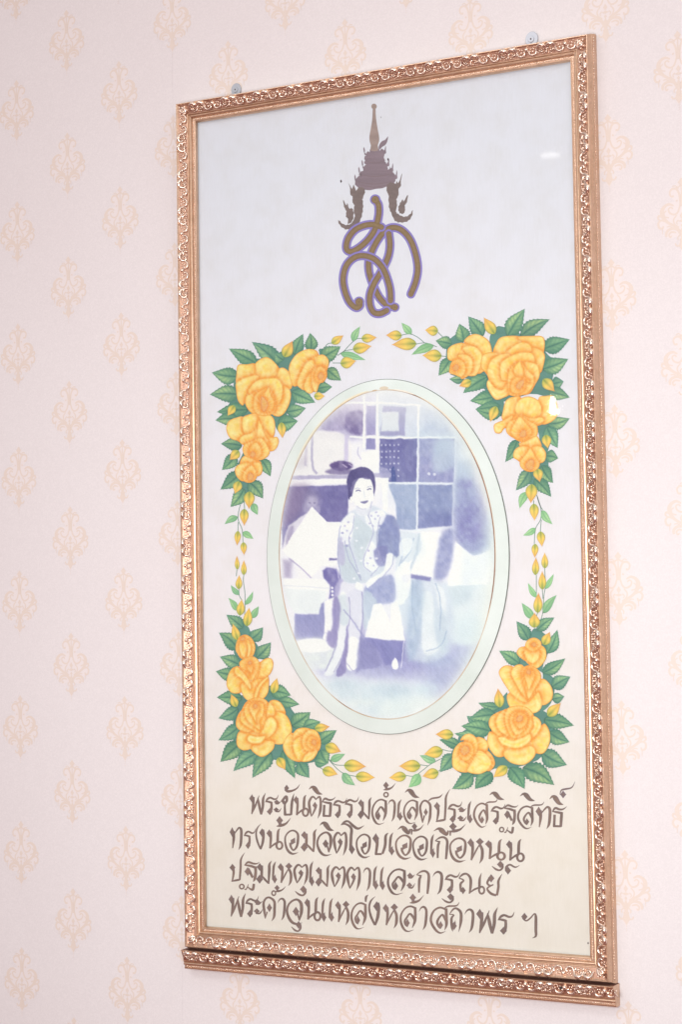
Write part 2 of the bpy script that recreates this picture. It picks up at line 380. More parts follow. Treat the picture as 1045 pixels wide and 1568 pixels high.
def bead_mesh(name, n, pitch, t, h, r, stretch=1.0):
    V, F = [], []
    for i in range(n):
        b_ = len(V); x = (i - (n - 1) / 2) * pitch
        V.append((x, -h - r * .8, t))
        for q, (rr_, zz) in enumerate(((0.75, .5), (1.0, -0.1))):
            for j in range(6):
                a = math.pi / 3 * j; V.append((x + r * rr_ * stretch * math.cos(a), -h - r * zz, t + r * rr_ * math.sin(a)))
        for j in range(6):
            F.append((b_, b_ + 1 + j, b_ + 1 + (j + 1) % 6)); F.append((b_ + 1 + j, b_ + 7 + j, b_ + 7 + (j + 1) % 6, b_ + 1 + (j + 1) % 6))
    return mesh_data(name, V, F, M_ORN)
# side: local z (outward) rotated about y axis; local frame origin on the sight edge centre
SIDES = {'t': (0, PW, (0, PH / 2)), 'b': (math.pi, PW, (0, -PH / 2)), 'r': (math.pi / 2, PH, (PW / 2, 0)), 'l': (-math.pi / 2, PH, (-PW / 2, 0))}
bead_cache = {}
for sd, (ang, L, (ox, oz)) in SIDES.items():
    rail = part('frame_rail', rail_mesh(sd))
    n = {'t': 11, 'b': 11, 'r': 22, 'l': 22}[sd]; pitch = (L + 0.018) / n
    for i in range(n):
        p = (i - (n - 1) / 2) * pitch
        x = ox + p * math.cos(ang); z = oz - p * math.sin(ang)
        link('ornament', orn_me, rail, (x, 0, ZC + z), (0, ang, 0))
    key = round(L, 3)
    if key not in bead_cache:
        n1 = int((L + 0.006) / 0.0031); n2 = int((L + 0.06) / 0.0038)
        bead_cache[key] = (bead_mesh('beading', n1, 0.0031, 0.0041, 0.0142, 0.00145), bead_mesh('beading', n2, 0.0038, 0.0324, 0.0102, 0.0012, 1.2))
    for bm_ in bead_cache[key]: link('beading', bm_, rail, (ox, 0, ZC + oz), (0, ang, 0), kind='stuff')
    ca = ang + math.pi / 4
    cx_ = {'t': (1, 1), 'r': (1, -1), 'b': (-1, -1), 'l': (-1, 1)}[sd]
    o = link('corner_leaf', corner_me, rail, (cx_[0] * (PW / 2 + 0.0035), -0.0008, ZC + cx_[1] * (PH / 2 + 0.0035)), (0, ca, 0))

# backing board and glass
YB = -0.0080
v, f = sheet(-PW / 2 - 0.004, PW / 2 + 0.004, ZC - PH / 2 - 0.004, ZC + PH / 2 + 0.004, YB, -0.0045)
part('painted_board', mesh_data('painted_board', v, f, M_BOARD, smooth=False))
v, f = sheet(-PW / 2 - 0.0008, PW / 2 + 0.0008, ZC - PH / 2 - 0.0008, ZC + PH / 2 + 0.0008, -0.0142, -0.0132)
part('glass_pane', mesh_data('glass_pane', v, f, M_GLASS, smooth=False))

# ---- oval
def ell_from(pts, y):
    P = [W(*p, y) for p in pts]
    (tx, tz), (lx, lz), (rx, rz), (bx, bz) = P
    return float(lx + rx) / 2, float(tz + bz) / 2, float(rx - lx) / 2, float(tz - bz) / 2
OUT = ell_from([(599, 579.5), (408.8, 839.4), (781.2, 851), (587.6, 1124.4)], YB - 0.001)
INN = ell_from([(599, 597), (428.7, 828), (757.9, 812.6), (587, 1100)], YB - 0.004)
NS = 160
def ering(e, dr, y):
    a = np.linspace(0, 2 * math.pi, NS, endpoint=False)
    return np.stack([e[0] + (e[2] + dr) * np.cos(a), np.full(NS, y), e[1] + (e[3] + dr) * np.sin(a)], 1)
def loft(rings):
    V = np.vstack(rings); F = []
    for i in range(len(rings) - 1):
        for j in range(NS):
            a = i * NS + j; b_ = i * NS + (j + 1) % NS; F.append((a, b_, b_ + NS, a + NS))
    return V, F
def lerp_e(t): return tuple(OUT[i] * (1 - t) + INN[i] * t for i in range(4))
V, F = loft([ering(OUT, 0, YB), ering(OUT, 0, YB - 0.0017), ering(OUT, -0.0008, YB - 0.0021)])
bev_edge = part('oval_glass_edge', mesh_data('oval_glass_edge', V, F, M_BEDGE))
V, F = loft([ering(OUT, -0.0008, YB - 0.0021), ering(lerp_e(0.12), 0, YB - 0.0023), ering(lerp_e(0.5), 0, YB - 0.0036), ering(lerp_e(0.88), 0, YB - 0.0044), ering(INN, 0.0008, YB - 0.0046), ering(INN, 0.0, YB - 0.0042)])
bev = part('bevelled_oval_border', mesh_data('bevelled_oval_border', V, F, M_BEVEL))
V, F = loft([ering(INN, 0.0016, YB - 0.00462), ering(INN, 0.0010, YB - 0.00475), ering(INN, 0.0001, YB - 0.0046)])
part('browned_line', mesh_data('browned_line', V, F, M_BROWN))

M_ARC = {}
def arc(a0, a1, t, wd, c, name='brown_or_reflection_arc'):
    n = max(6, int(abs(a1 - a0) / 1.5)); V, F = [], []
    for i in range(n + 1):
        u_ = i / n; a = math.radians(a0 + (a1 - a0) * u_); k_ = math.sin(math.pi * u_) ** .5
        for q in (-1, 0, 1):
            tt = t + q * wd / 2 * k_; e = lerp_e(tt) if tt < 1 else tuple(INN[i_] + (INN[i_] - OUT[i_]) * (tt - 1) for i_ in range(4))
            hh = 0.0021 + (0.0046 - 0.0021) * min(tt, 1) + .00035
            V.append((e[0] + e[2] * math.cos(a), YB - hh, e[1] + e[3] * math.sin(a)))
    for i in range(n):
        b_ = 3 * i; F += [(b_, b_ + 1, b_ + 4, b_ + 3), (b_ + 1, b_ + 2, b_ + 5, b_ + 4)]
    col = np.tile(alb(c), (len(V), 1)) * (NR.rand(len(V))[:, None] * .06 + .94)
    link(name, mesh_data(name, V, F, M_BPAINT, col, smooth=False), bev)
M_BPAINT = make_paint('silvering_and_painted_reflection', 0.25, 0.5, 0.05)  # brown arcs are worn silvering; cream arcs are reflections painted into the colour
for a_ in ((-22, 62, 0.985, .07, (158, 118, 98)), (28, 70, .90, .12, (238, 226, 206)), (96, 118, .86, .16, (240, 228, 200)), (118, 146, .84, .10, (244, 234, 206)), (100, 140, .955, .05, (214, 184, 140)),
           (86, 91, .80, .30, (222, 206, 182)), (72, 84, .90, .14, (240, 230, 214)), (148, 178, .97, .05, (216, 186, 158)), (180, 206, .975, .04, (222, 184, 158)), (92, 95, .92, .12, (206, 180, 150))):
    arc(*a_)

# ------------------------------------------------------------------ crop frames in which the artwork was measured (x0, y0, scale)
K = {'A': (375, 1195, 8.038), 'B': (495, 1190, 8.038), 'C': (615, 1195, 8.038), 'D': (735, 1195, 6.967), 'E': (345, 1245, 8.038),
     'F': (465, 1250, 6.967), 'G': (595, 1255, 8.038), 'H': (680, 1255, 7.464), 'I1': (345, 1300, 8.038), 'I2': (465, 1305, 7.464),
     'I3': (590, 1310, 5.225), 'J1': (345, 1350, 8.038), 'J2': (465, 1360, 7.464), 'J3': (595, 1365, 8.038), 'J4': (700, 1370, 7.464),
     'K1': (320, 500, 6.531), 'K2': (320, 620, 6.531), 'K3': (430, 490, 6.531), 'K4': (580, 470, 5.806), 'K5': (720, 470, 6.531),
     'K6': (720, 600, 6.531), 'K7': (330, 760, 7.84), 'K8': (780, 760, 7.84), 'K9': (320, 920, 6.531), 'K10': (320, 1050, 6.531),
     'K11': (430, 1080, 6.531), 'K12': (570, 1080, 6.147), 'K13': (720, 1050, 6.147), 'K14': (740, 930, 6.967),
     'L': (400, 560, 2.6125), 'M': (430, 640, 5.5), 'N': (410, 840, 4.976), 'X': (480, 140, 4.357)}
def topx(crop, P):
    x0, y0, s = K[crop]; P = np.array(P, float); Q = P.copy(); Q[:, 0] = x0 + P[:, 0] / s; Q[:, 1] = y0 + P[:, 1] / s
    if P.shape[1] > 2: Q[:, 2] = P[:, 2] / s
    return Q
def to3(V2, y):
    y = np.broadcast_to(np.asarray(y, float), (len(V2),))
    d = np.stack([V2[:, 0] - CX, CY - V2[:, 1], np.full(len(V2), -FPX)], -1) @ ROT.T
    t = (y - CAM[1]) / d[:, 1]
    return np.stack([CAM[0] + t * d[:, 0], y, CAM[2] + t * d[:, 2]], 1)

# ------------------------------------------------------------------ Thai lettering
# s = strokes of (x, y, width); d = filled diamonds (cx, cy, rx, ry); r = rings (cx, cy, rx, ry, width)
G = {
 'ph': ((55, 160, 255, 425), dict(s=[[(105, 205, 28), (103, 300, 28), (86, 412, 14)], [(84, 416, 8), (130, 310, 22), (176, 186, 6)], [(160, 215, 12), (178, 310, 30), (200, 420, 18)], [(202, 420, 20), (222, 320, 28), (226, 225, 26), (255, 155, 3)]], d=[(87, 222, 34, 52)])),
 'r': ((265, 240, 440, 505), dict(s=[[(268, 340, 6), (298, 298, 24), (335, 280, 22), (385, 300, 22), (420, 288, 14), (440, 240, 3)], [(270, 332, 10), (305, 332, 22), (352, 345, 24)], [(348, 335, 26), (350, 390, 28), (345, 440, 30), (332, 498, 10)]], d=[(326, 462, 38, 46)])),
 'a': ((355, 235, 450, 395), dict(s=[[(375, 284, 14), (412, 286, 16), (448, 255, 3)], [(375, 380, 14), (420, 382, 16), (450, 340, 3)]], d=[(394, 266, 34, 30), (388, 360, 34, 30)])),
 'kh': ((445, 160, 600, 435), dict(s=[[(452, 262, 22), (506, 198, 30), (515, 250, 26), (492, 300, 20), (495, 425, 30)], [(482, 422, 22), (565, 420, 22)], [(566, 425, 24), (578, 260, 28), (602, 160, 3)]], d=[(476, 264, 24, 34)])),
 'mh': ((482, 45, 680, 150), dict(s=[[(490, 112, 12), (530, 134, 30), (590, 125, 22), (645, 95, 14), (680, 43, 2)]], d=[(515, 94, 32, 42)])),
 'n': ((600, 180, 790, 450), dict(s=[[(645, 215, 26), (650, 300, 28), (642, 428, 22)], [(636, 430, 8), (680, 385, 20), (735, 350, 20)], [(757, 178, 3), (733, 222, 26), (728, 360, 28)]], d=[(632, 240, 34, 50)], r=[(748, 392, 34, 46, 26)])),
 't': ((495, 165, 650, 440), dict(s=[[(530, 415, 10), (510, 325, 28), (502, 245, 26), (528, 188, 24), (555, 178, 20), (585, 210, 14)], [(580, 212, 10), (625, 176, 22), (641, 240, 26), (634, 350, 28), (605, 440, 3)], [(530, 415, 8), (560, 355, 20), (586, 290, 24)]], d=[(572, 280, 30, 44)])),
 'i': ((440, 135, 590, 225), dict(s=[[(436, 168, 4), (468, 145, 22), (500, 158, 44), (540, 202, 34), (592, 218, 3)]])),
 'th': ((775, 278, 930, 500), dict(s=[[(776, 338, 5), (808, 296, 22), (855, 310, 20), (895, 305, 14), (932, 276, 2)], [(778, 330, 10), (820, 338, 20), (882, 350, 24)], [(876, 340, 26), (872, 410, 28), (866, 496, 24)], [(802, 365, 24), (796, 490, 24)], [(784, 487, 20), (868, 490, 20)]])),
 'm': ((425, 250, 597, 515), dict(s=[[(488, 300, 26), (487, 400, 28), (480, 460, 22)], [(490, 420, 12), (525, 465, 22), (562, 505, 20)], [(564, 515, 16), (572, 360, 28), (573, 290, 24), (598, 248, 3)]], d=[(466, 318, 36, 47), (464, 460, 40, 54)])),
 'l': ((595, 265, 785, 585), dict(s=[[(758, 560, 2), (690, 580, 14), (642, 548, 26), (608, 460, 24), (615, 370, 20), (660, 300, 18), (718, 276, 20), (775, 298, 22)], [(772, 288, 28), (774, 400, 30), (765, 470, 28), (738, 538, 5)], [(762, 445, 12), (742, 395, 26), (710, 368, 20), (678, 410, 20), (654, 455, 22), (664, 500, 22), (686, 524, 8)]], d=[(684, 478, 27, 54)])),
 'o0': ((740, 180, 812, 252), dict(r=[(776, 216, 26, 27, 20)])),
 'mt': ((740, 55, 895, 165), dict(s=[[(742, 157, 6), (790, 150, 26), (845, 130, 18), (895, 73, 2)], [(775, 105, 30), (782, 148, 28)]], d=[(776, 100, 37, 45)])),
 'aa': ((795, 275, 895, 545), dict(s=[[(800, 340, 2), (822, 298, 14), (855, 285, 22), (882, 322, 26), (880, 420, 28), (868, 500, 22), (843, 547, 3)]])),
 'e': ((905, 275, 985, 535), dict(s=[[(967, 273, 2), (938, 322, 26), (928, 400, 26), (924, 490, 24)], [(952, 475, 22), (960, 425, 3)]], d=[(949, 487, 37, 50)])),
 's2': ((220, 165, 510, 550), dict(s=[[(512, 163, 2), (470, 205, 18), (380, 222, 20), (335, 250, 12)], [(262, 522, 10), (245, 420, 26), (232, 335, 24), (258, 268, 20), (300, 250, 22), (352, 295, 28), (358, 380, 28), (350, 470, 28), (323, 555, 3)], [(262, 522, 8), (285, 430, 20)]], d=[(302, 390, 27, 48)])),
 'p': ((400, 105, 600, 515), dict(s=[[(452, 300, 28), (455, 400, 28), (436, 512, 14)], [(425, 508, 10), (480, 495, 24), (535, 485, 22)], [(535, 490, 22), (546, 320, 26), (552, 200, 22), (602, 106, 2)]], d=[(440, 316, 40, 52)])),
 's': ((510, 130, 875, 520), dict(s=[[(708, 488, 2), (640, 512, 18), (580, 470, 28), (528, 380, 28), (530, 300, 26), (570, 230, 22), (640, 198, 22), (712, 225, 22)], [(713, 208, 30), (715, 330, 34), (716, 410, 30), (695, 475, 6)], [(706, 370, 14), (682, 305, 26), (660, 288, 20), (622, 330, 24), (602, 380, 28), (618, 430, 22), (640, 458, 10)], [(877, 128, 2), (842, 175, 16), (740, 182, 20), (692, 206, 10)]], d=[(644, 415, 32, 50)])),
 'tt': ((205, 255, 410, 570), dict(s=[[(262, 302, 6), (298, 266, 20), (348, 280, 18), (385, 282, 12), (412, 263, 2)], [(262, 296, 10), (320, 305, 22), (374, 325, 22)], [(370, 310, 26), (374, 370, 26), (365, 440, 26), (348, 474, 4)], [(298, 335, 26), (345, 430, 22)], [(262, 552, 8), (280, 552, 12), (302, 500, 6)], [(290, 522, 10), (312, 545, 14), (345, 555, 24), (356, 495, 22)]], d=[(295, 365, 34, 48)], r=[(236, 525, 22, 24, 16)])),
 'th2': ((600, 275, 765, 515), dict(s=[[(650, 320, 28), (652, 400, 28), (638, 500, 10)], [(662, 350, 8), (695, 308, 16), (725, 284, 20), (751, 310, 28), (750, 400, 28), (741, 470, 24), (716, 518, 3)]], d=[(632, 330, 34, 52)])),
 'ng': ((370, 140, 490, 450), dict(s=[[(440, 138, 2), (396, 188, 16), (380, 260, 18), (396, 350, 22), (436, 444, 20)], [(436, 446, 18), (462, 360, 28), (472, 260, 28), (466, 205, 18)]], d=[(452, 244, 34, 54)])),
 'o': ((735, 205, 905, 515), dict(s=[[(902, 484, 2), (832, 502, 22), (775, 462, 28), (745, 380, 22), (745, 290, 18), (790, 230, 18), (845, 216, 20), (893, 256, 24), (895, 340, 28), (880, 415, 24), (840, 457, 18), (808, 410, 24), (802, 365, 22)]], d=[(836, 348, 33, 54, 0.5)])),
 'c': ((140, 165, 300, 425), dict(s=[[(300, 406, 2), (230, 416, 20), (180, 380, 26), (148, 300, 22), (160, 230, 18), (200, 186, 18), (250, 173, 20), (288, 215, 28), (290, 300, 28), (270, 386, 6)], [(250, 305, 16), (272, 380, 16)]], d=[(236, 292, 34, 48)])),
 'oo': ((395, 45, 645, 405), dict(s=[[(398, 94, 4), (438, 60, 20), (480, 55, 20), (532, 102, 26), (585, 131, 22), (648, 98, 2)], [(400, 92, 6), (450, 82, 18), (510, 128, 26), (508, 220, 28), (502, 350, 28)]], d=[(517, 354, 34, 54)])),
 'b': ((735, 175, 895, 415), dict(s=[[(785, 225, 28), (785, 300, 28), (772, 404, 22)], [(762, 404, 18), (835, 402, 20)], [(840, 400, 22), (868, 310, 26), (874, 210, 24), (903, 176, 2)]], d=[(771, 236, 36, 56)])),
 'ue': ((120, 85, 305, 185), dict(s=[[(118, 127, 4), (165, 95, 24), (200, 118, 52), (250, 168, 32), (268, 118, 16)], [(290, 118, 22), (287, 185, 14)]])),
 'k': ((575, 215, 735, 485), dict(s=[[(577, 265, 6), (638, 226, 20), (690, 226, 24), (723, 268, 28), (720, 370, 30), (708, 488, 22)], [(578, 264, 10), (640, 280, 20)], [(630, 285, 20), (612, 330, 28), (608, 474, 20)]])),
 'h': ((270, 210, 455, 495), dict(s=[[(328, 255, 28), (330, 350, 28), (316, 462, 18)], [(318, 464, 6), (360, 370, 18), (402, 295, 12)], [(408, 280, 26), (438, 345, 30), (435, 440, 28), (406, 500, 3)]], d=[(308, 262, 38, 50), (412, 252, 46, 44)])),
 'u': ((555, 480, 690, 590), dict(s=[[(555, 535, 6), (600, 570, 20), (645, 580, 18), (674, 550, 22), (672, 510, 20)]], d=[(650, 516, 40, 42)])),
 'kr': ((700, 505, 870, 630), dict(s=[[(872, 520, 2), (820, 545, 16), (760, 516, 20), (716, 545, 20), (718, 592, 20)]], d=[(738, 584, 36, 48)])),
 'nn': ((590, 140, 800, 315), dict(s=[[(592, 182, 6), (622, 154, 15), (655, 150, 15), (684, 185, 19), (685, 250, 19), (675, 306, 10)], [(592, 182, 8), (630, 200, 12), (605, 230, 17), (610, 290, 17)], [(672, 305, 5), (710, 275, 13), (750, 258, 13)], [(772, 142, 2), (757, 190, 17), (755, 265, 18)]], d=[(625, 280, 22, 30)], r=[(773, 278, 21, 28, 16)])),
 'y': ((815, 145, 935, 320), dict(s=[[(838, 185, 18), (822, 218, 15), (842, 240, 14), (870, 232, 8)], [(852, 240, 10), (822, 264, 13), (850, 302, 18), (892, 317, 16)], [(896, 318, 16), (908, 250, 18), (909, 200, 17), (937, 146, 2)]], d=[(852, 182, 26, 34)])),
 'kw': ((465, 185, 620, 485), dict(s=[[(493, 455, 8), (480, 355, 28), (472, 265, 26), (500, 208, 22), (545, 196, 22), (602, 243, 28), (605, 340, 30), (600, 430, 26), (568, 488, 3)], [(493, 455, 6), (515, 370, 18)]], d=[(543, 322, 33, 56)])),
 'thu': ((750, 195, 915, 500), dict(s=[[(752, 285, 6), (798, 222, 20), (840, 210, 24), (893, 258, 30), (895, 370, 32), (868, 500, 4)], [(753, 282, 10), (808, 290, 14), (780, 332, 26), (785, 440, 28), (795, 494, 4)], [(822, 400, 20), (826, 355, 3)]], d=[(811, 425, 35, 54)])),
 'py': ((740, 200, 925, 498), dict(s=[[(752, 270, 12), (795, 298, 16), (840, 270, 16), (890, 218, 14), (906, 260, 28), (905, 400, 30), (905, 472, 22), (862, 497, 2)]], d=[(775, 252, 37, 46)])),
 'me': ((700, 480, 740, 560), dict(s=[[(742, 483, 2), (716, 510, 24), (712, 562, 16)]])),
}
TXT = '''A ph 55 160 255 425|A r 248 175 415 425|A a 352 235 450 395|A kh 445 160 605 435|A mh 482 45 680 150|A n 600 180 790 450|A t 785 190 945 470|A i 795 70 955 180
B th -15 245 155 490|B r 118 255 295 505|B r 265 240 440 505|B m 425 250 597 520|B l 595 265 785 585|B o0 740 180 812 252|B mt 740 55 895 165|B aa 795 275 895 545|B e 905 275 985 535
C l 22 235 205 535|C i 50 108 220 220|C s2 220 165 510 550|C p 400 105 600 515|C r 570 260 750 520|C a 690 320 805 505|C e 808 255 880 530
D s -69 190 195 505|D i 110 125 262 212|D r 118 250 275 470|D tt 205 255 412 570|D s 400 225 690 520|D i 437 135 590 225|D th2 600 275 765 515|D th 775 278 932 500|D i 752 160 895 268
E th2 55 170 210 450|E r 228 190 375 440|E ng 370 135 490 450|E n 508 190 712 455|E mt 628 35 808 172|E o 732 205 905 515
F m -32 138 140 380|F c 140 165 300 425|F i 178 60 322 160|F t 320 165 465 420|F oo 395 45 645 405|F o 562 185 715 450|F b 735 175 900 415
G e 0 160 78 440|G o 88 185 285 495|G ue 118 80 305 185|G mt 288 40 440 148|G o 300 198 485 505|G e 512 180 580 470|G k 575 210 738 485|G ue 562 102 785 198|G mt 750 35 955 158|G o 755 220 960 530
H h 270 210 458 498|H n 475 225 708 470|H u 552 475 690 588|H n 715 225 925 488|H kr 698 505 870 628
I1 p 50 40 240 405|I1 tt 165 150 420 515|I1 m 380 150 570 430|I1 e 572 155 640 425|I1 h 645 170 825 450|I1 t 845 185 1020 445|I1 u 860 455 1005 582
I2 e 60 105 125 390|I2 m 133 145 302 395|I2 t 318 160 480 420|I2 t 495 165 650 440|I2 aa 678 175 772 440|I2 e 790 155 858 430|I2 e 870 165 935 435
I3 l 15 103 165 315|I3 a 172 135 240 268|I3 k 250 120 358 305|I3 aa 378 125 465 310|I3 r 478 132 600 302|I3 u 455 305 555 382|I3 nn 590 138 802 315|I3 y 812 145 937 322
J1 ph 42 150 250 440|J1 r 245 175 412 438|J1 a 350 215 460 405|J1 kw 465 185 622 485|J1 o0 565 105 630 178|J1 mt 605 40 748 130|J1 aa 640 200 745 475|J1 c 752 212 950 530|J1 u 815 490 942 620
J2 n 10 105 202 380|J2 e 200 115 262 385|J2 e 283 115 352 385|J2 h 360 145 525 418|J2 l 538 160 720 470|J2 me 700 72 740 155|J2 ng 740 95 882 428
J3 h -70 150 118 450|J3 l 140 172 345 497|J3 mt 262 25 438 150|J3 aa 373 180 482 472|J3 s 512 130 875 520|J3 thu 750 195 915 500
J4 aa 85 160 200 432|J4 ph 225 150 470 450|J4 r 468 195 660 455|J4 py 740 200 925 498'''
INK_C, INK_E = alb((128, 107, 92)), alb((122, 106, 120))
def ring2(cx, cy, rx, ry, wd, n=14):
    V, F, sd = [], [], []
    for i in range(n):
        a = 2 * math.pi * i / n
        for q, k_ in ((wd / 2, 0), (0, 1), (-wd / 2, 0)): V.append((cx + (rx + q) * math.cos(a), cy + (ry + q) * math.sin(a))); sd.append(k_)
    for i in range(n):
        a, b_ = i * 3, ((i + 1) % n) * 3; F += [(a, a + 1, b_ + 1, b_), (a + 1, a + 2, b_ + 2, b_ + 1)]
    return np.array(V), F, np.array(sd)
def letter(crop, g, bx):
    (a0, b0, a1, b1), el = G[g]; x0, y0, s = K[crop]
    X0, Y0, X1, Y1 = x0 + bx[0] / s, y0 + bx[1] / s, x0 + bx[2] / s, y0 + bx[3] / s
    kx, ky = (X1 - X0) / (a1 - a0), (Y1 - Y0) / (b1 - b0); kw = math.sqrt(abs(kx * ky))
    T = lambda V: np.stack([X0 + (V[:, 0] - a0) * kx, Y0 + (V[:, 1] - b0) * ky], 1)
    fl = Flat()
    for P in el.get('s', []):
        P = np.array(P, float); Q = np.column_stack([T(P[:, :2]), P[:, 2] * kw * 1.14]); fl.add(ribbon(Q, 5))
    for d in el.get('d', []):
        V, F, sd = blob(*d); fl.add((T(V), F, sd))
    for d in el.get('r', []):
        V, F, sd = ring2(*d); fl.add((T(V), F, sd))
    V, F, sd, lay = fl.done()
    P3 = to3(V, YB - 0.00008 - lay * 0.00001)
    n1 = NR.rand(len(V))[:, None] * 0.10 + 0.88 + 0.16 * (0.5 + 0.5 * np.sin(V[:, :1] * .33 + V[:, 1:2] * .21 + rng.random() * 6)); u_ = rng.random()
    edge = INK_E * (1 + 0.25 * (u_ - .5)) ; cen = INK_C * (1 + 0.2 * (rng.random() - .5)) * np.array([1 + .06 * (u_ - .5), 1, 1 - .1 * (u_ - .5)])
    c = np.where(sd[:, None] == 1, cen, cen * .45 + edge * .55) * n1
    part('letter', mesh_data('letter', P3, F, M_PAINT, c, smooth=False))
for ln in TXT.split('\n'):
    for it in ln.split('|'):
        q = it.split(); letter(q[0], q[1], [float(v_) for v_ in q[2:]])
# thanthakhat over the last letter of the first line
def flat_part(name, crop, ribbons=(), blobs=(), c=None, ce=None, y=YB - 0.0001, label=None):
    fl = Flat()
    for P in ribbons: fl.add(ribbon(topx(crop, P), 6))
    for b_ in blobs:
        x0, y0, s = K[crop]; fl.add(blob(x0 + b_[0] / s, y0 + b_[1] / s, b_[2] / s, b_[3] / s))
    V, F, sd, lay = fl.done()
    col = np.where(sd[:, None] == 1, c, ce if ce is not None else c) * (NR.rand(len(V))[:, None] * .08 + .96)
    return part(name, mesh_data(name, to3(V, y - lay * 0.00001), F, M_PAINT, col, smooth=False), label=label)
flat_part('letter', 'D', [[(1022, 10, 2), (985, 75, 14), (920, 92, 20), (875, 105, 16), (858, 150, 6)]], [(893, 150, 34, 42)], INK_C, INK_E)

# ------------------------------------------------------------------ crown and cypher
def poly_fill(P, n=3, jag=0.0, closed=True):
    Q = crom(P, n, True) if n > 1 else np.asarray(P, float)
    if jag:
        c = Q.mean(0); d = Q - c; L = np.linalg.norm(d, axis=1, keepdims=True) + 1e-9
        Q = Q + d / L * (np.arange(len(Q)) % 2 * 2 - 1)[:, None] * jag
    return Q
from mathutils.geometry import tessellate_polygon
def filled(name, crop, P, c, n=3, jag=0.0, y=YB - 0.0001, ce=None, label=None):
    Q = topx(crop, poly_fill(P, n, jag)); tri = tessellate_polygon([[Vector((a, b_, 0)) for a, b_ in Q]])
    col = np.tile(c, (len(Q), 1)) * (NR.rand(len(Q))[:, None] * .22 + .86)
    return part(name, mesh_data(name, to3(Q, y), [tuple(t_) for t_ in tri], M_PAINT, col, smooth=False), label=label)
CR = alb((137, 119, 128)); CR2 = alb((124, 108, 104)); 
sc1 = [(230, 600), (245, 640), (248, 690), (262, 700), (262, 740), (275, 760), (270, 800), (278, 830), (262, 870), (240, 888), (205, 888), (166, 858), (178, 893), (215, 920), (255, 916), (290, 898), (318, 850), (330, 800), (333, 750), (326, 700), (336, 655), (305, 650), (285, 660), (270, 622), (258, 648)]
sc2 = [(200, 722), (206, 770), (220, 800), (218, 835), (232, 850), (232, 885), (262, 862), (270, 810), (258, 778), (240, 782), (228, 745), (220, 760)]
sc3 = [(595, 543), (585, 600), (586, 630), (570, 650), (570, 690), (556, 720), (560, 760), (552, 800), (568, 818), (605, 836), (640, 825), (666, 792), (655, 840), (625, 868), (580, 874), (545, 862), (520, 810), (506, 770), (503, 700), (498, 640), (525, 645), (545, 655), (556, 600), (570, 610)]
sc4 = [(632, 688), (625, 740), (612, 760), (614, 790), (603, 815), (578, 812), (568, 780), (580, 745), (598, 720), (604, 735)]
for P in (sc1, sc2, sc3, sc4): filled('crown_scroll', 'X', P, CR2, 3, 2.6)
body = [(362, 398), (352, 425), (340, 440), (345, 462), (338, 478), (352, 488), (338, 500), (332, 530), (315, 535), (312, 558), (296, 570), (278, 605), (290, 635), (340, 658), (420, 652), (495, 635), (535, 618), (552, 575), (535, 540), (520, 532), (515, 500), (502, 525), (490, 490), (480, 465), (472, 440), (476, 410), (460, 380), (445, 395), (432, 378), (384, 378), (376, 405)]
filled('crown_tiers', 'X', body, CR, 2, 2.2)
for P in ([(300, 640), (345, 650), (336, 700), (322, 720), (290, 690)], [(490, 620), (545, 610), (560, 650), (550, 690), (505, 700)]): filled('crown_scroll', 'X', P, CR2, 2, 2.0, YB - 0.00012)
for fx, fy, hgt, sg in ((352, 400, 40, -1), (340, 490, 46, -1), (318, 535, 44, -1), (292, 590, 50, -1), (470, 392, 40, 1), (492, 475, 40, 1), (518, 512, 46, 1), (545, 560, 52, 1), (330, 560, 40, -1), (505, 545, 40, 1)):
    filled('crown_flame', 'X', [(fx - 12, fy + 22), (fx + sg * 6, fy - 4), (fx + sg * 14, fy - hgt * .75), (fx + sg * 16, fy), (fx + 14, fy + 24)], CR, 2, 0.8, YB - 0.00015 - fx * 1e-8)
filled('crown_flame', 'X', [(436, 378), (444, 350), (462, 330), (482, 322), (500, 298), (494, 335), (480, 358), (460, 370), (446, 386)], CR, 2)
filled('crown_spire', 'X', [(398, 112), (396, 150), (392, 200), (384, 250), (375, 300), (377, 335), (385, 360), (384, 395), (432, 395), (431, 360), (440, 330), (439, 295), (430, 250), (422, 200), (417, 150), (415, 112)], alb((160, 140, 132)), 2, 0, YB - 0.00013)
flat_part('crown_finial', 'X', [], [], ) if False else None
V, F, sd = ring2(406, 100, 9, 9, 19, 16)
part('crown_finial', mesh_data('crown_finial', to3(topx('X', V), YB - 0.00014), F, M_PAINT, np.tile(alb((160, 140, 130)), (len(V), 1)), smooth=False))
for yy, x0, x1 in ((470, 350, 485), (560, 300, 530), (610, 290, 540), (630, 305, 520)):
    flat_part('crown_band', 'X', [[(x0, yy - 6, 2), ((x0 + x1) / 2, yy + 8, 5), (x1, yy - 12, 2)]], c=alb((128, 108, 112)), y=YB - 0.00016)
GO, PU, GO2 = alb((144, 120, 82)), alb((138, 125, 194)), alb((124, 100, 70))
ST = [[(545, 1440), (490, 1422), (440, 1372), (400, 1290), (374, 1210), (370, 1140), (388, 1075), (425, 1000), (475, 935), (530, 908), (590, 925), (645, 985), (682, 1080), (698, 1180), (684, 1270), (652, 1352)],
      [(414, 722), (436, 760), (436, 830), (412, 920), (370, 985), (310, 1040), (255, 1068), (222, 1050), (232, 985), (278, 925), (340, 895), (400, 888), (455, 905)],
      [(505, 950), (512, 1030), (498, 1110), (455, 1200), (410, 1275), (380, 1350), (378, 1420), (402, 1472), (445, 1482), (490, 1462)],
      [(300, 1402), (312, 1425), (285, 1442), (240, 1402), (208, 1320), (200, 1240), (222, 1160), (275, 1108), (340, 1096), (410, 1120), (465, 1180), (498, 1260), (514, 1330), (516, 1395)]]
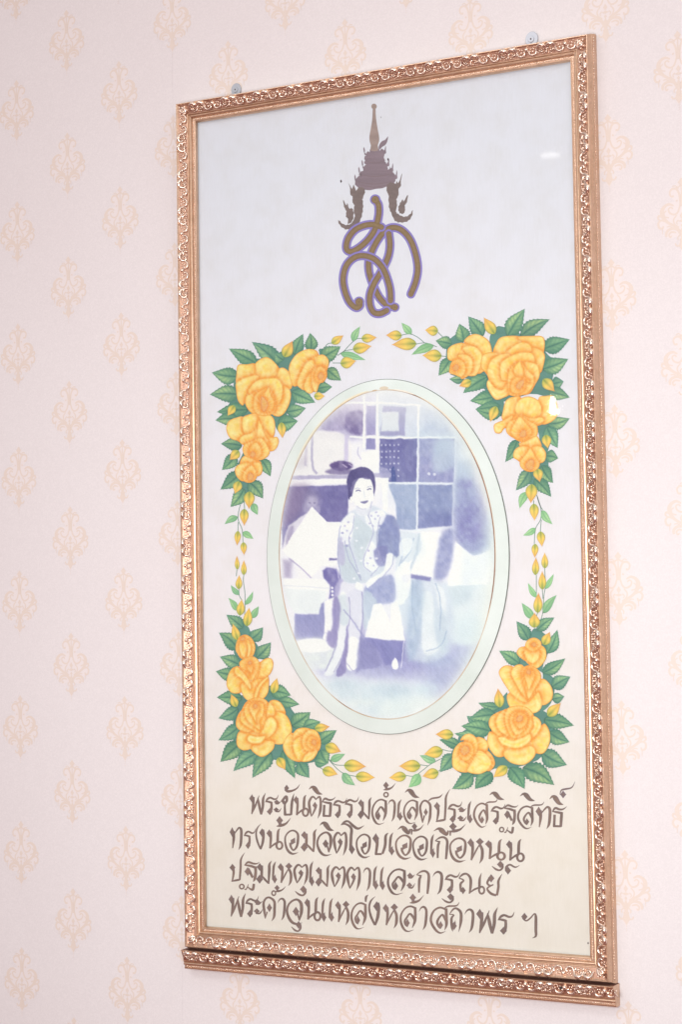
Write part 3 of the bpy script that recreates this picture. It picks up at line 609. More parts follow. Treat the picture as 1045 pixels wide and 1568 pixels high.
BALL = [(545, 1440, 22), (414, 722, 26), None, (306, 1404, 26)]
for i, (P, bl) in enumerate(zip(ST, BALL)):
    for wd, c, dy in ((61, PU, 0), (37, GO, 1)):
        fl = Flat(); fl.add(ribbon(topx('X', [(x, y, wd) for x, y in P]), 8))
        x0, y0, s = K['X']
        ends = [(P[0][0], P[0][1], wd / 2), (P[-1][0], P[-1][1], wd / 2)] + ([(bl[0], bl[1], bl[2] + (10 if not dy else 0))] if bl else [])
        for ex, ey, er in ends:
            fl.add(ring2(x0 + ex / s, y0 + ey / s, er / 2 / s, er / 2 / s, er / s, 18))
        V, F, sd, lay = fl.done(); col = np.tile(c, (len(V), 1))
        if dy: col = np.where((sd[:, None] == 1), GO, GO2) * (NR.rand(len(V))[:, None] * .12 + .94)
        part('cypher_stroke' if dy else 'cypher_outline', mesh_data('cypher_stroke', to3(V, YB - 0.0001 - i * 0.00008 - dy * 0.00005 - lay * 0.000008), F, M_PAINT, col, smooth=False))

# ------------------------------------------------------------------ painted garland: stems, fillers, leaves, buds
YST, YFI, YLE, YBU, YRO = YB - 0.0001, YB - 0.00015, YB - 0.0002, YB - 0.00075, YB - 0.00085
STEMS = {'K3': [[(430, 290), (470, 240), (510, 230)], [(570, 355), (640, 310), (720, 295)], [(610, 340), (690, 250), (760, 190), (810, 185)], [(520, 430), (600, 430)]],
 'K4': [[(205, 250), (280, 240), (350, 270), (410, 320)], [(530, 225), (600, 295)], [(335, 330), (420, 320), (520, 355)], [(555, 435), (600, 440)]],
 'K7': [[(310, 60), (275, 200), (275, 290), (320, 400), (330, 550)], [(272, 310), (270, 415)], [(340, 40), (350, 150)], [(258, 880), (250, 960)], [(340, 945), (335, 1020), (355, 1180), (350, 1430)], [(280, 1115), (285, 1190), (320, 1250)], [(292, 1430), (290, 1520)]],
 'K8': [[(340, 0), (385, 150), (380, 280), (320, 390), (305, 570)], [(390, 280), (378, 420)], [(430, 865), (435, 960), (440, 1080), (420, 1200), (410, 1380), (385, 1480)], [(330, 945), (330, 1180)], [(402, 1120), (410, 1230)], [(345, 1400), (330, 1440)], [(300, 50), (298, 90)]],
 'K6': [[(620, 800), (622, 930)], [(670, 1030), (700, 1130), (730, 1180)]],
 'K11': [[(465, 520), (540, 590), (635, 600)], [(465, 525), (560, 630), (640, 685), (750, 710)], [(345, 590), (420, 640)], [(400, 405), (460, 405)]],
 'K12': [[(700, 480), (560, 550), (480, 610), (400, 665), (320, 660)], [(455, 560), (530, 570)], [(790, 430), (720, 430), (665, 415)], [(625, 620), (680, 590)]]}
SC = alb((118, 148, 134))
for crop, lst in STEMS.items():
    for P in lst:
        wd = 1.15 * K[crop][2]
        part('stem', (lambda t_: mesh_data('stem', to3(t_[0], YST), t_[1], M_PAINT, np.tile(SC, (len(t_[0]), 1)), smooth=False))(ribbon(topx(crop, [(x, y, wd) for x, y in P]), 5)))
FILL = {'K1': [[(290, 400), (470, 320), (600, 330), (720, 250), (900, 230), (960, 180), (900, 420), (1000, 600), (880, 620), (880, 750), (760, 900), (700, 1060), (600, 900), (330, 930), (250, 870), (200, 800), (240, 620)]],
 'K2': [[(200, 200), (330, 350), (340, 480), (260, 640), (250, 760), (360, 960), (440, 850), (430, 760), (560, 560), (430, 480), (330, 120)]],
 'K3': [[(80, 660), (150, 650), (330, 720), (440, 700), (440, 640), (470, 480), (520, 350), (440, 300), (380, 300), (420, 480), (330, 600), (180, 790), (90, 800)]],
 'K4': [[(620, 310), (700, 240), (800, 240), (700, 400), (600, 560), (600, 440)], [(640, 600), (760, 560), (900, 540), (1000, 620), (1000, 760), (900, 700), (800, 640)]],
 'K5': [[(200, 300), (290, 190), (480, 260), (760, 330), (760, 450), (860, 560), (830, 720), (870, 880), (780, 900), (600, 870), (250, 960), (150, 800), (120, 640), (200, 500)]],
 'K6': [[(330, 60), (340, 240), (250, 200), (230, 100)], [(680, 330), (840, 250), (850, 380), (770, 640), (790, 740), (700, 880), (640, 940), (590, 900), (620, 780), (700, 500)]],
 'K9': [[(300, 190), (400, 270), (430, 380), (490, 450), (500, 580), (300, 640), (230, 700), (240, 850), (330, 980), (200, 1000), (280, 650), (250, 520), (250, 420), (280, 300)], [(590, 860), (640, 860), (720, 960), (740, 1040), (620, 1000), (560, 980)]],
 'K10': [[(180, 60), (300, 100), (600, 50), (760, 110), (830, 240), (960, 400), (1000, 560), (870, 760), (650, 740), (480, 730), (300, 660), (240, 540), (240, 300)]],
 'K11': [[(110, 200), (230, 190), (380, 240), (440, 330), (450, 460), (390, 540), (300, 575), (150, 600), (60, 600), (120, 300)]],
 'K13': [[(350, 60), (380, 190), (600, 230), (720, 250), (800, 400), (760, 540), (640, 700), (380, 780), (230, 780), (150, 840), (60, 860), (180, 440), (130, 340), (240, 220)]],
 'K12': [[(850, 250), (1045, 200), (1045, 640), (900, 660), (780, 600), (740, 480), (800, 350)]],
 'K14': [[(530, 240), (600, 240), (700, 330), (700, 480), (640, 650), (760, 760), (760, 930), (700, 1060), (600, 1090), (640, 700), (400, 640), (370, 580), (480, 420)]]}
k_ = 0
for crop, lst in FILL.items():
    for P in lst:
        o = filled('foliage_filler', crop, P, alb((92, 140, 128)), 3, 0, YFI - k_ * 0.000004); k_ += 1  # dark green filler closing white gaps behind the roses

def leaf_mesh(b_, t_, wd, seed, kind):
    r = np.random.RandomState(seed); b_ = np.array(b_, float); t_ = np.array(t_, float); ax = t_ - b_; L = np.hypot(*ax); u = ax / L; v = np.array([-u[1], u[0]])
    ns, ntt = 46, 13; s = np.linspace(0, 1, ns); bend = (r.rand() - .5) * 0.16 * L
    prof = (np.sin(np.pi * np.clip(s, 0, 1) ** 0.74) ** 0.8) * (1 - 0.55 * s ** 2.2) * 1.12
    prof = np.maximum(prof, 0.02)
    V, C = [], []
    pal = kind == 'pale'
    fac = 1 + (r.rand() - .5) * .14
    D, Mi, Lt, Y_ = [alb(np.array(c_) * 1.0) * fac for c_ in (((54, 108, 98), (86, 143, 114), (146, 190, 140), (192, 212, 140)) if not pal else ((108, 166, 122), (138, 194, 134), (172, 214, 156), (190, 222, 164)))]
    ph = r.rand(8) * 6.28; r0 = r.rand(); yk = r.rand() * .55; teal = alb((92, 142, 140)); tk = r.rand() ** 2 * .5
    Mi = Mi * (1 - tk) + teal * tk
    for i, si in enumerate(s):
        mid = b_ + u * L * si + v * bend * math.sin(math.pi * si)
        for j in range(ntt):
            tt = -1 + 2 * j / (ntt - 1)
            saw = ((si * (9 if not pal else 5) + 0.1) % 1.0)
            ser = 1 + (0.20 if not pal else 0.04) * (0.5 - saw) * (abs(tt) ** 5)
            tip = (1.0 if si < .93 else .8)
            p = mid + v * tt * wd / 2 * prof[i] * ser * tip + u * abs(tt) * 0.05 * L * (0.4 - saw * 0.25) * (abs(tt) > .9)
            a = abs(tt)
            vein = 0.5 + 0.5 * math.cos(2 * math.pi * (si * (5.5 + 2 * r0) - a * 1.6) + (0.6 if tt > 0 else 0) + ph[1] + .8 * math.sin(si * 9 + ph[2]))
            lit = math.exp(-((a - 0.48) / 0.34) ** 2) * math.exp(-((si - 0.58) / 0.34) ** 2) * (0.62 + 0.38 * math.sin(ph[0] + (2.2 if tt > 0 else 0)))
            lit = min(1, max(0, lit) * 1.35) * (0.5 + 0.5 * vein)
            c = Mi * (1 - 0.55 * (1 - si) ** 1.6 * (0.6 if pal else 1)) + D * 0.55 * (1 - si) ** 1.6 * (0.6 if pal else 1)
            c = c * (1 - lit) + (Lt * (1 - yk) + Y_ * yk) * lit
            dk = math.exp(-(a / 0.12) ** 2) * (0.65 if si < .9 else .2) + (0.40 * a ** 6) + 0.09 * (1 - vein) * (a < .9)
            c = c * (1 - min(dk, .8)) + D * min(dk, .8)
            if a < .34 and a > .1: c = c * .8 + Lt * .2
            V.append(p); C.append(c * (0.93 + r.rand() * .14))
    F = [(i * ntt + j, i * ntt + j + 1, (i + 1) * ntt + j + 1, (i + 1) * ntt + j) for i in range(ns - 1) for j in range(ntt - 1)]
    return np.array(V), F, np.clip(np.array(C), 0, .9)
LEAVES = '''K1 290 500 30 460 165|K1 300 680 10 680 165|K1 480 370 200 222 150|K1 700 380 430 155 170|K1 390 830 80 855 150|K1 290 930 65 938 140|K1 780 860 970 815 125|K1 690 970 890 945 165
K3 140 345 225 140 120|K3 300 310 295 130 125|K3 400 380 600 265 150|K3 460 490 605 605 125|K3 370 690 515 670 110|K3 110 720 345 825 150|K3 60 920 250 880 130|K3 30 400 -60 330 130
K3 720 212 795 65 70 p|K3 600 335 850 400 72 p
K2 330 410 120 390 130|K2 270 500 130 650 130|K2 520 540 615 715 120|K2 320 680 115 845 150|K2 400 770 540 935 150|K2 350 840 215 1020 135|K2 440 985 488 1100 72 p
K4 760 310 720 150 130|K4 930 260 800 85 135|K4 650 330 510 300 110|K4 640 460 535 610 115|K4 760 640 630 640 75|K4 970 620 755 765 135|K4 1020 770 815 835 120
K4 292 240 205 140 62 p|K4 490 340 295 425 74 p
K5 380 290 550 20 165|K5 510 290 800 125 150|K5 740 420 1000 325 165|K5 730 620 985 520 165|K5 830 770 940 745 120|K5 790 850 1000 905 130|K5 240 900 10 935 130|K5 300 990 60 1020 120
K6 780 320 1000 265 130|K6 770 350 880 560 150|K6 760 640 885 665 125|K6 480 480 355 700 125|K6 600 780 462 985 130|K6 720 740 835 910 140|K6 650 870 815 1050 130|K6 572 1000 500 1165 78 p|K6 320 220 60 175 130
K7 265 245 110 335 78 p|K7 330 430 455 510 76 p|K7 285 1180 185 1065 62 p|K7 360 1300 450 1140 58 p|K7 255 1370 155 1220 72 p|K7 440 1460 520 1320 78 p
K8 395 170 525 335 84 p|K8 320 385 170 470 70 p|K8 440 1110 540 930 60 p|K8 330 1215 230 1040 64 p|K8 415 1400 575 1185 96 p|K8 290 1470 155 1280 95 p
K9 340 270 175 140 125|K9 290 480 100 320 155|K9 410 390 540 265 125|K9 480 570 620 415 140|K9 310 640 110 560 135|K9 260 750 70 705 130|K9 330 970 80 965 150|K9 620 900 820 945 140|K9 700 1000 905 1035 110
K10 290 230 95 325 130|K10 310 400 95 545 140|K10 320 570 115 760 165|K10 490 670 245 855 150|K10 620 670 435 920 165|K10 740 650 860 925 140|K10 900 760 1005 920 140|K10 830 400 1015 265 170
K11 230 220 400 165 115|K11 380 370 560 250 125|K11 400 450 475 582 150|K11 340 560 465 585 90|K11 500 552 645 485 72 p|K11 620 680 745 800 85 p
K12 1060 200 895 100 130|K12 1045 290 780 265 110|K12 830 390 635 325 100|K12 770 460 640 628 135|K12 950 640 755 785 140|K12 1080 640 975 785 130|K12 600 530 450 470 70 p|K12 450 650 345 772 92 p
K13 280 200 80 160 85|K13 800 120 885 100 80|K13 700 320 980 375 145|K13 750 440 940 530 140|K13 680 630 915 745 165|K13 500 770 795 935 180|K13 380 770 515 970 150|K13 210 820 50 970 150|K13 240 270 0 305 140|K13 200 430 -80 380 150
K14 490 350 360 150 135|K14 580 245 765 110 120|K14 690 490 795 240 130|K14 640 700 880 545 130|K14 390 600 175 465 135|K14 740 850 935 740 150|K14 740 980 870 950 110'''
k_ = 0
for ln in LEAVES.split('\n'):
    for it in ln.split('|'):
        q = it.split(); crop = q[0]; n_ = [float(a) for a in q[1:6]]; pale = len(q) > 6
        B_ = topx(crop, [(n_[0], n_[1])])[0]; T_ = topx(crop, [(n_[2], n_[3])])[0]
        Vl, Fl, Cl = leaf_mesh(B_, T_, n_[4] / K[crop][2], 31 * k_ + 5, 'pale' if pale else 'green')
        part('leaf', mesh_data('leaf', to3(Vl, YLE - k_ * 0.000004), Fl, M_PAINT, Cl, smooth=False)); k_ += 1

def bud_mesh(b_, t_, wd, seed):
    r = np.random.RandomState(seed); b_ = np.array(b_, float); t_ = np.array(t_, float); ax = t_ - b_; L = np.hypot(*ax); u = ax / L; v = np.array([-u[1], u[0]])
    ns, ntt = 22, 13; s = np.linspace(0, 1, ns)
    prof = np.where(s < .36, np.sin(np.pi / 2 * (s / .36)) ** .62, (np.cos(np.pi / 2 * ((s - .36) / .64)) ** 1.25)); prof = np.maximum(prof, 0.025)
    Gd, Gl, Yl, Or, Rd = [alb(c_) for c_ in ((104, 138, 72), (160, 176, 84), (246, 214, 104), (240, 178, 84), (216, 136, 92))]
    red = r.rand()
    V, C = [], []
    for i, si in enumerate(s):
        for j in range(ntt):
            tt = -1 + 2 * j / (ntt - 1); a = abs(tt)
            V.append(b_ + u * L * si + v * tt * wd / 2 * prof[i])
            c = Yl * (1 - si * .35) + Or * si * .35
            k1 = max(0, si - .45) * 1.1 * (0.4 + red); c = c * (1 - min(k1, .8)) + Rd * min(k1, .8)
            g = max(0, 1 - si / .45) * .9; c = c * (1 - g) + Gl * g
            sp_ = math.exp(-((a - 0.02) / (.13 + .14 * (1 - si))) ** 2) * max(0, 1 - si * 1.05); c = c * (1 - .85 * sp_) + Gd * .85 * sp_
            e = max(0, (a - .66) / .34) ** 1.1 * (1 - .5 * si); c = c * (1 - .8 * e) + (Gd * (1 - si) + Rd * si * .8) * .8 * e
            C.append(c * (.96 + r.rand() * .08))
    F = [(i * ntt + j, i * ntt + j + 1, (i + 1) * ntt + j + 1, (i + 1) * ntt + j) for i in range(ns - 1) for j in range(ntt - 1)]
    return np.array(V), F, np.clip(np.array(C), 0, .9)
BUDS = '''K1 752 305 838 143 112|K1 255 790 188 892 80|K1 725 958 736 1118 84|K3 510 235 628 153 80|K3 808 186 962 174 88|K3 722 292 910 260 112|K3 598 438 755 408 115|K3 333 762 442 760 80|K2 300 460 208 550 95|K2 305 765 258 888 92|K2 405 865 400 1040 108
K4 207 255 66 250 90|K4 337 325 118 335 110|K4 530 215 413 205 90|K4 562 435 390 430 110|K4 825 660 718 705 78|K5 250 270 140 105 110|K5 735 722 850 845 110|K6 265 145 203 300 95|K6 760 430 782 565 95|K6 672 765 702 902 98|K6 622 922 610 1112 118
K7 345 150 345 352 104|K7 270 415 258 592 76|K7 335 550 342 705 76|K7 262 880 256 712 56|K7 340 945 340 765 68|K7 278 1115 285 945 80|K7 292 1430 316 1235 98|K7 375 1560 405 1335 108|K8 300 88 308 292 110|K8 378 420 398 604 98|K8 315 570 310 738 82|K8 432 865 430 675 82|K8 318 945 325 730 86|K8 402 1120 400 895 92|K8 345 1400 355 1155 108
K9 290 395 238 228 84|K9 640 925 682 770 84|K10 275 212 222 85 80|K10 690 720 765 840 95|K11 340 232 492 212 88|K11 448 405 604 464 112|K11 633 600 855 612 126|K11 750 710 945 722 106|K11 418 642 572 690 102|K12 767 275 598 272 98|K12 668 425 488 462 112|K12 457 570 252 572 116|K12 322 665 160 682 94|K12 627 628 475 668 102
K13 285 205 265 25 95|K13 735 285 858 162 100|K13 352 760 222 862 100|K14 550 218 552 58 120|K14 650 400 716 262 100'''
k_ = 0
for ln in BUDS.split('\n'):
    for it in ln.split('|'):
        q = it.split(); n_ = [float(a) for a in q[1:6]]
        B_, T_ = topx(q[0], [(n_[0], n_[1])])[0], topx(q[0], [(n_[2], n_[3])])[0]
        Vl, Fl, Cl = bud_mesh(B_, T_, n_[4] / K[q[0]][2], 77 + k_)
        part('rosebud', mesh_data('rosebud', to3(Vl, YBU - k_ * 0.0000015), Fl, M_PAINT, Cl, smooth=False)); k_ += 1

# ------------------------------------------------------------------ area painting on fine grids
def inside(X, P):
    x, y = X[:, 0], X[:, 1]; r = np.zeros(len(X), bool); N = len(P)
    for i in range(N):
        x0, y0 = P[i]; x1, y1 = P[(i + 1) % N]
        c = (y0 > y) != (y1 > y)
        if y0 != y1: r ^= c & (x < (x1 - x0) * (y - y0) / (y1 - y0) + x0)
    return r
def bdist(X, P, near=False):
    best = np.full(len(X), 1e9); bp = np.zeros_like(X) if near else None; N = len(P)
    for i in range(N):
        a = P[i]; d = P[(i + 1) % N] - a; L2 = d @ d
        if L2 < 1e-12: continue
        t = np.clip(((X - a) @ d) / L2, 0, 1); q = a + t[:, None] * d; e = ((X - q) ** 2).sum(1)
        m = e < best; best = np.where(m, e, best)
        if near: bp[m] = q[m]
    return (np.sqrt(best), bp) if near else np.sqrt(best)
def grid_for(polys, h):
    A = np.vstack(polys); x0, y0 = A.min(0) - h; x1, y1 = A.max(0) + h
    nx, ny = int((x1 - x0) / h) + 2, int((y1 - y0) / h) + 2
    gx, gy = np.meshgrid(x0 + np.arange(nx) * h, y0 + np.arange(ny) * h)
    X = np.stack([gx.ravel(), gy.ravel()], 1)
    ins = np.zeros(len(X), bool)
    for P in polys: ins |= inside(X, P)
    idx = np.arange(nx * ny).reshape(ny, nx)
    F = np.stack([idx[:-1, :-1].ravel(), idx[:-1, 1:].ravel(), idx[1:, 1:].ravel(), idx[1:, :-1].ravel()], 1)
    F = F[ins[F].any(1)]
    used = np.unique(F); remap = np.full(len(X), -1); remap[used] = np.arange(len(used))
    X = X[used]; ins = ins[used]; F = remap[F]
    o = ~ins
    if o.any():
        best = np.full(o.sum(), 1e9); bp = X[o].copy()
        for P in polys:
            d, q = bdist(X[o], P, True); m = d < best; best[m] = d[m]; bp[m] = q[m]
        X[o] = bp
    return X, F
def vnoise(X, scale, seed):
    r = np.random.RandomState(seed); T = r.rand(64, 64); p = X / scale; i = np.floor(p).astype(int); f = p - i; f = f * f * (3 - 2 * f)
    g = lambda a, b_: T[(i[:, 0] + a) % 64, (i[:, 1] + b_) % 64]
    return (g(0, 0) * (1 - f[:, 0]) + g(1, 0) * f[:, 0]) * (1 - f[:, 1]) + (g(0, 1) * (1 - f[:, 0]) + g(1, 1) * f[:, 0]) * f[:, 1]

ROSES = [
('K1', [[(275,480),(290,385),(380,378),(465,375),(480,500),(380,530),(275,570)],[(465,430),(470,360),(580,305),(690,395),(700,470),(600,530),(480,510)],[(690,440),(740,410),(800,450),(835,530),(825,620),(760,620),(690,560)],
 [(275,560),(380,500),(500,490),(480,600),(400,640),(370,720),(340,790),(290,740),(272,640)],[(710,590),(780,600),(820,660),(810,760),(760,860),(700,900),(630,870),(670,750)],[(390,660),(420,590),(490,530),(580,515),(680,515),(735,580),(740,680),(690,790),(550,800),(430,740)],
 [(365,780),(370,700),(430,665),(490,640),(560,760),(520,885),(420,860)],[(440,780),(455,690),(510,640),(600,600),(640,660),(675,760),(670,840),(600,890),(500,890),(450,840)],[(500,740),(510,690),(560,650),(600,605),(622,680),(655,750),(640,830),(570,860),(510,820)],[(522,700),(570,725),(595,780),(570,840),(540,848),(518,800)]], (545,800)),
('K3', [[(80,480),(140,360),(220,305),(300,290),(370,320),(380,440),(240,520),(200,580),(160,660),(110,640)],[(230,440),(330,370),(420,345),(475,390),(480,450),(450,520),(350,520),(260,520)],[(160,630),(200,520),(260,420),(330,400),(340,520),(280,600),(240,700),(180,670)],
 [(230,680),(250,590),(300,520),(350,540),(360,640),(320,725),(270,730)],[(300,560),(330,480),(400,450),(450,480),(465,560),(430,620),(390,640),(360,720),(320,690)],[(335,560),(355,490),(400,460),(450,500),(455,580),(400,625),(350,610)],[(372,555),(400,520),(433,550),(415,592),(382,590)]], (400,560)),
('K2', [[(172,240),(200,160),(280,125),(340,120),(370,200),(370,300),(300,355),(210,330)],[(330,140),(400,95),(480,85),(520,150),(490,240),(400,290),(345,280)],[(495,110),(560,105),(620,105),(660,170),(655,300),(610,330),(540,250)],
 [(560,250),(620,320),(680,320),(700,370),(670,440),(620,465),(570,440),(530,330)],[(300,350),(340,300),(430,270),(500,170),(515,240),(470,360),(390,400),(330,395)],[(495,150),(530,200),(560,290),(605,380),(600,450),(540,420),(470,360),(480,260)],[(335,450),(360,390),(450,350),(530,330),(600,430),(600,500),(530,550),(440,555),(370,520)],
 [(400,480),(410,420),(470,370),(520,420),(525,500),(470,540),(415,530)],[(413,490),(440,462),(467,490),(450,525),(423,520)]], (440,495)),
('K2', [[(310,590),(350,510),(440,540),(520,570),(500,630),(400,620)],[(258,650),(290,600),(370,575),(430,600),(390,690),(340,765),(280,720)],[(430,590),(500,570),(535,620),(525,690),(480,715),(450,680)],[(335,700),(370,640),(430,600),(470,650),(480,720),(440,770),(380,778),(338,750)],[(382,720),(410,675),(447,700),(442,748),(398,758)]], (415,725)),
('K4', [[(760,310),(800,260),(870,240),(960,280),(1000,340),(1010,440),(970,540),(880,590),(880,400),(820,340)],[(612,430),(620,370),(680,330),(760,320),(800,370),(750,440),(660,480),(620,465)],[(750,360),(830,340),(900,380),(930,450),(900,560),(860,612),(790,600),(820,480),(770,410)],[(700,430),(780,420),(840,470),(835,560),(800,612),(740,642),(725,580),(750,500)],
 [(630,560),(650,490),(710,460),(770,500),(775,580),(740,625),(680,605),(635,590)],[(660,540),(690,508),(718,530),(707,562),(676,567)]], (690,540)),
('K5', [[(235,470),(260,370),(320,300),(480,290),(540,330),(440,410),(350,480)],[(480,300),(600,290),(735,300),(748,420),(710,490),(620,430),(520,350)],[(110,600),(130,480),(230,450),(290,480),(220,580),(200,700),(150,650)],[(600,400),(700,420),(752,480),(740,580),(705,660),(640,580),(590,480)],
 [(350,480),(430,390),(520,350),(600,370),(625,440),(560,480),(440,510)],[(175,620),(220,520),(350,460),(430,500),(340,600),(350,720),(390,740),(370,810),(290,825),(220,780),(180,700)],[(300,660),(310,560),(400,490),(520,450),(620,460),(655,520),(640,580),(520,600),(420,640),(380,730),(320,730)],
 [(172,800),(190,730),(260,810),(330,820),(380,750),(410,860),(330,912),(250,922)],[(530,560),(600,550),(680,580),(702,680),(660,770),(600,865),(530,870),(590,740)],[(375,740),(390,640),(440,570),(520,545),(570,620),(640,690),(640,780),(580,862),(470,892),(390,870)],[(440,610),(500,545),(535,620),(545,690),(600,730),(590,762),(500,725),(450,685)],[(405,820),(420,740),(480,700),(560,730),(560,810),(500,870),(430,860)],[(462,803),(480,757),(533,727),(543,770),(500,824)]], (505,780)),
('K6', [[(690,60),(760,40),(840,45),(885,160),(870,250),(800,310),(720,320),(690,200)],[(330,200),(360,90),(430,50),(510,50),(480,150),(450,240),(380,290),(320,270)],[(450,180),(490,80),(590,45),(690,90),(722,180),(690,260),(600,280),(500,250)],[(510,220),(620,260),(720,250),(745,290),(680,332),(590,320)],[(240,370),(250,320),(340,280),(430,230),(420,310),(350,360),(310,412),(260,412)],
 [(362,370),(390,300),(470,260),(510,225),(600,290),(670,330),(680,420),(630,480),(530,508),(430,460),(378,420)],[(408,400),(440,320),(500,245),(560,300),(625,390),(600,445),(540,485),(445,455)],[(497,430),(520,385),(560,385),(565,440),(520,457)]], (535,420)),
('K6', [[(490,520),(560,490),(660,440),(700,480),(718,550),(640,560),(550,580)],[(435,650),(450,580),(520,540),(610,560),(570,650),(520,705),(470,680)],[(610,560),(700,540),(760,600),(755,680),(710,712),(650,670)],[(500,700),(560,620),(610,560),(660,650),(702,710),(680,770),(610,802),(525,770)],[(555,735),(600,675),(645,690),(632,772),(588,782)]], (605,740)),
('K9', [[(265,480),(280,400),(320,350),(380,340),(440,390),(465,470),(440,550),(380,582),(320,577),(285,530)],[(298,480),(310,400),(370,400),(392,470),(370,560),(328,560)],[(368,400),(402,390),(424,460),(412,540),(380,562),(388,470)],[(312,380),(340,352),(364,375),(352,402),(322,402)]], (338,378)),
('K9', [[(175,820),(200,720),(260,660),(330,730),(350,800),(330,910),(240,925),(190,880)],[(500,630),(560,580),(620,575),(645,630),(620,720),(540,810),(470,940),(440,900),(480,780),(500,700)],[(318,830),(400,800),(480,780),(590,770),(602,830),(590,920),(540,982),(440,1010),(370,985),(328,920)],[(450,960),(480,860),(560,770),(600,770),(520,860),(480,970)],[(250,690),(280,650),(320,680),(370,740),(425,840),(410,890),(330,790),(265,740)],
 [(303,620),(350,578),(430,553),(492,590),(507,660),(470,750),(430,800),(400,720),(325,680)],[(375,650),(410,605),(445,650),(430,720),(395,700)],[(388,620),(410,598),(432,620),(410,642)]], (410,640)),
('K10', [[(600,170),(650,140),(720,170),(770,270),(720,300),(640,250)],[(590,330),(660,260),(740,270),(800,330),(832,440),(800,520),(740,582),(650,575),(590,470)],[(275,540),(300,460),(380,450),(440,520),(430,620),(350,647),(288,610)],[(420,620),(470,570),(560,540),(652,560),(640,640),(538,712),(450,670)],[(268,380),(290,290),(340,240),(370,330),(450,430),(390,470),(300,440)],
 [(308,330),(340,210),(400,140),(500,115),(580,150),(612,220),(590,320),(550,420),(510,480),(440,450),(345,390)],[(600,170),(650,210),(662,290),(600,340),(570,300)],[(348,240),(390,170),(460,150),(545,180),(550,280),(510,360),(520,440),(480,432),(380,345)],[(398,220),(430,172),(490,168),(510,230),(470,300),(480,380),(430,300)],[(540,430),(570,340),(630,310),(682,370),(662,460),(580,535),(490,510)],[(380,520),(410,490),(480,505),(570,500),(525,572),(440,582),(393,560)],[(443,200),(465,177),(488,200),(472,228),(448,223)]], (465,205)),
('K11', [[(22,400),(60,310),(120,275),(150,360),(150,440),(200,560),(110,545),(45,480)],[(118,300),(160,240),(230,223),(300,240),(280,300),(190,340),(128,370)],[(118,380),(170,320),(250,300),(240,420),(290,470),(310,550),(190,560),(138,490)],[(208,380),(230,290),(290,240),(360,258),(400,340),(392,440),(330,470),(250,460)],[(240,500),(300,455),(375,445),(335,530),(270,563),(215,560)],[(255,390),(280,318),(330,305),(374,350),(364,412),(310,443)],[(306,370),(335,336),(362,370),(340,403)]], (335,370)),
('K14', [[(362,490),(390,430),(450,420),(480,480),(470,570),(420,552)],[(437,450),(480,420),(600,400),(667,440),(677,540),(622,622),(560,652),(490,612),(447,550)],[(437,460),(500,430),(600,450),(605,540),(540,602),(470,562)],[(452,410),(480,348),(550,322),(618,360),(622,415),(560,465),(500,465)],[(516,400),(545,370),(574,395),(552,424)]], (545,398)),
('K14', [[(575,800),(640,760),(710,810),(750,900),(732,990),(650,1045),(580,1000),(560,900)],[(258,940),(340,900),(480,1000),(590,900),(630,1000),(620,1080),(540,1132),(380,1115),(285,1060)],[(170,700),(190,650),(250,618),(330,640),(345,740),(400,850),(480,1000),(420,1010),(310,930),(240,835),(200,770)],[(298,700),(350,618),(430,620),(460,740),(490,900),(485,990),(400,905),(340,800)],
 [(408,720),(430,640),(520,618),(602,680),(622,760),(560,870),(490,980),(445,850)],[(440,720),(470,648),(520,658),(562,720),(530,810),(490,890),(460,800)],[(463,690),(485,657),(512,680),(507,717),(478,712)]], (487,690)),
('K13', [[(570,520),(640,440),(700,355),(752,430),(752,540),(700,632),(630,637),(580,580)],[(163,520),(190,430),(280,480),(330,580),(320,662),(250,667),(188,600)],[(313,640),(370,590),(480,575),(590,565),(622,640),(570,712),(490,747),(378,720)],[(178,360),(210,280),(320,233),(300,320),(310,430),(320,500),(228,445)],[(243,350),(270,268),(350,218),(350,330),(410,450),(395,495),(288,440)],
 [(328,330),(350,220),(430,188),(530,198),(602,270),(607,380),(560,460),(480,490),(390,490)],[(590,285),(660,320),(672,400),(600,495),(560,450),(600,380)],[(374,350),(390,268),(460,233),(542,258),(552,340),(510,430),(430,465)],[(413,330),(430,268),(490,248),(547,300),(532,365),(465,408)],[(263,490),(320,478),(400,512),(500,482),(565,448),(582,500),(530,562),(440,592),(340,572),(288,540)],[(438,312),(465,278),(502,290),(492,332),(453,342)]], (470,310)),
('K12', [[(980,310),(1040,305),(1092,350),(1085,430),(990,440)],[(1080,430),(1140,480),(1159,560),(1100,622),(1050,560)],[(833,330),(870,278),(930,268),(985,310),(1005,400),(960,480),(890,340)],[(755,520),(770,420),(830,350),(890,350),(850,430),(870,510),(920,560),(905,627),(830,627),(768,590)],[(895,622),(920,560),(1000,425),(1080,460),(1132,540),(1090,612),(1000,648)],[(818,440),(860,348),(940,358),(962,450),(900,524),(838,500)],[(833,430),(860,383),(902,383),(922,430),(870,472)]], (880,425)),
]
RB, RY, RH, RO, RR_, RP = [alb(c_) for c_ in ((255, 212, 106), (251, 190, 70), (255, 242, 172), (236, 150, 52), (214, 128, 80), (210, 112, 92))]
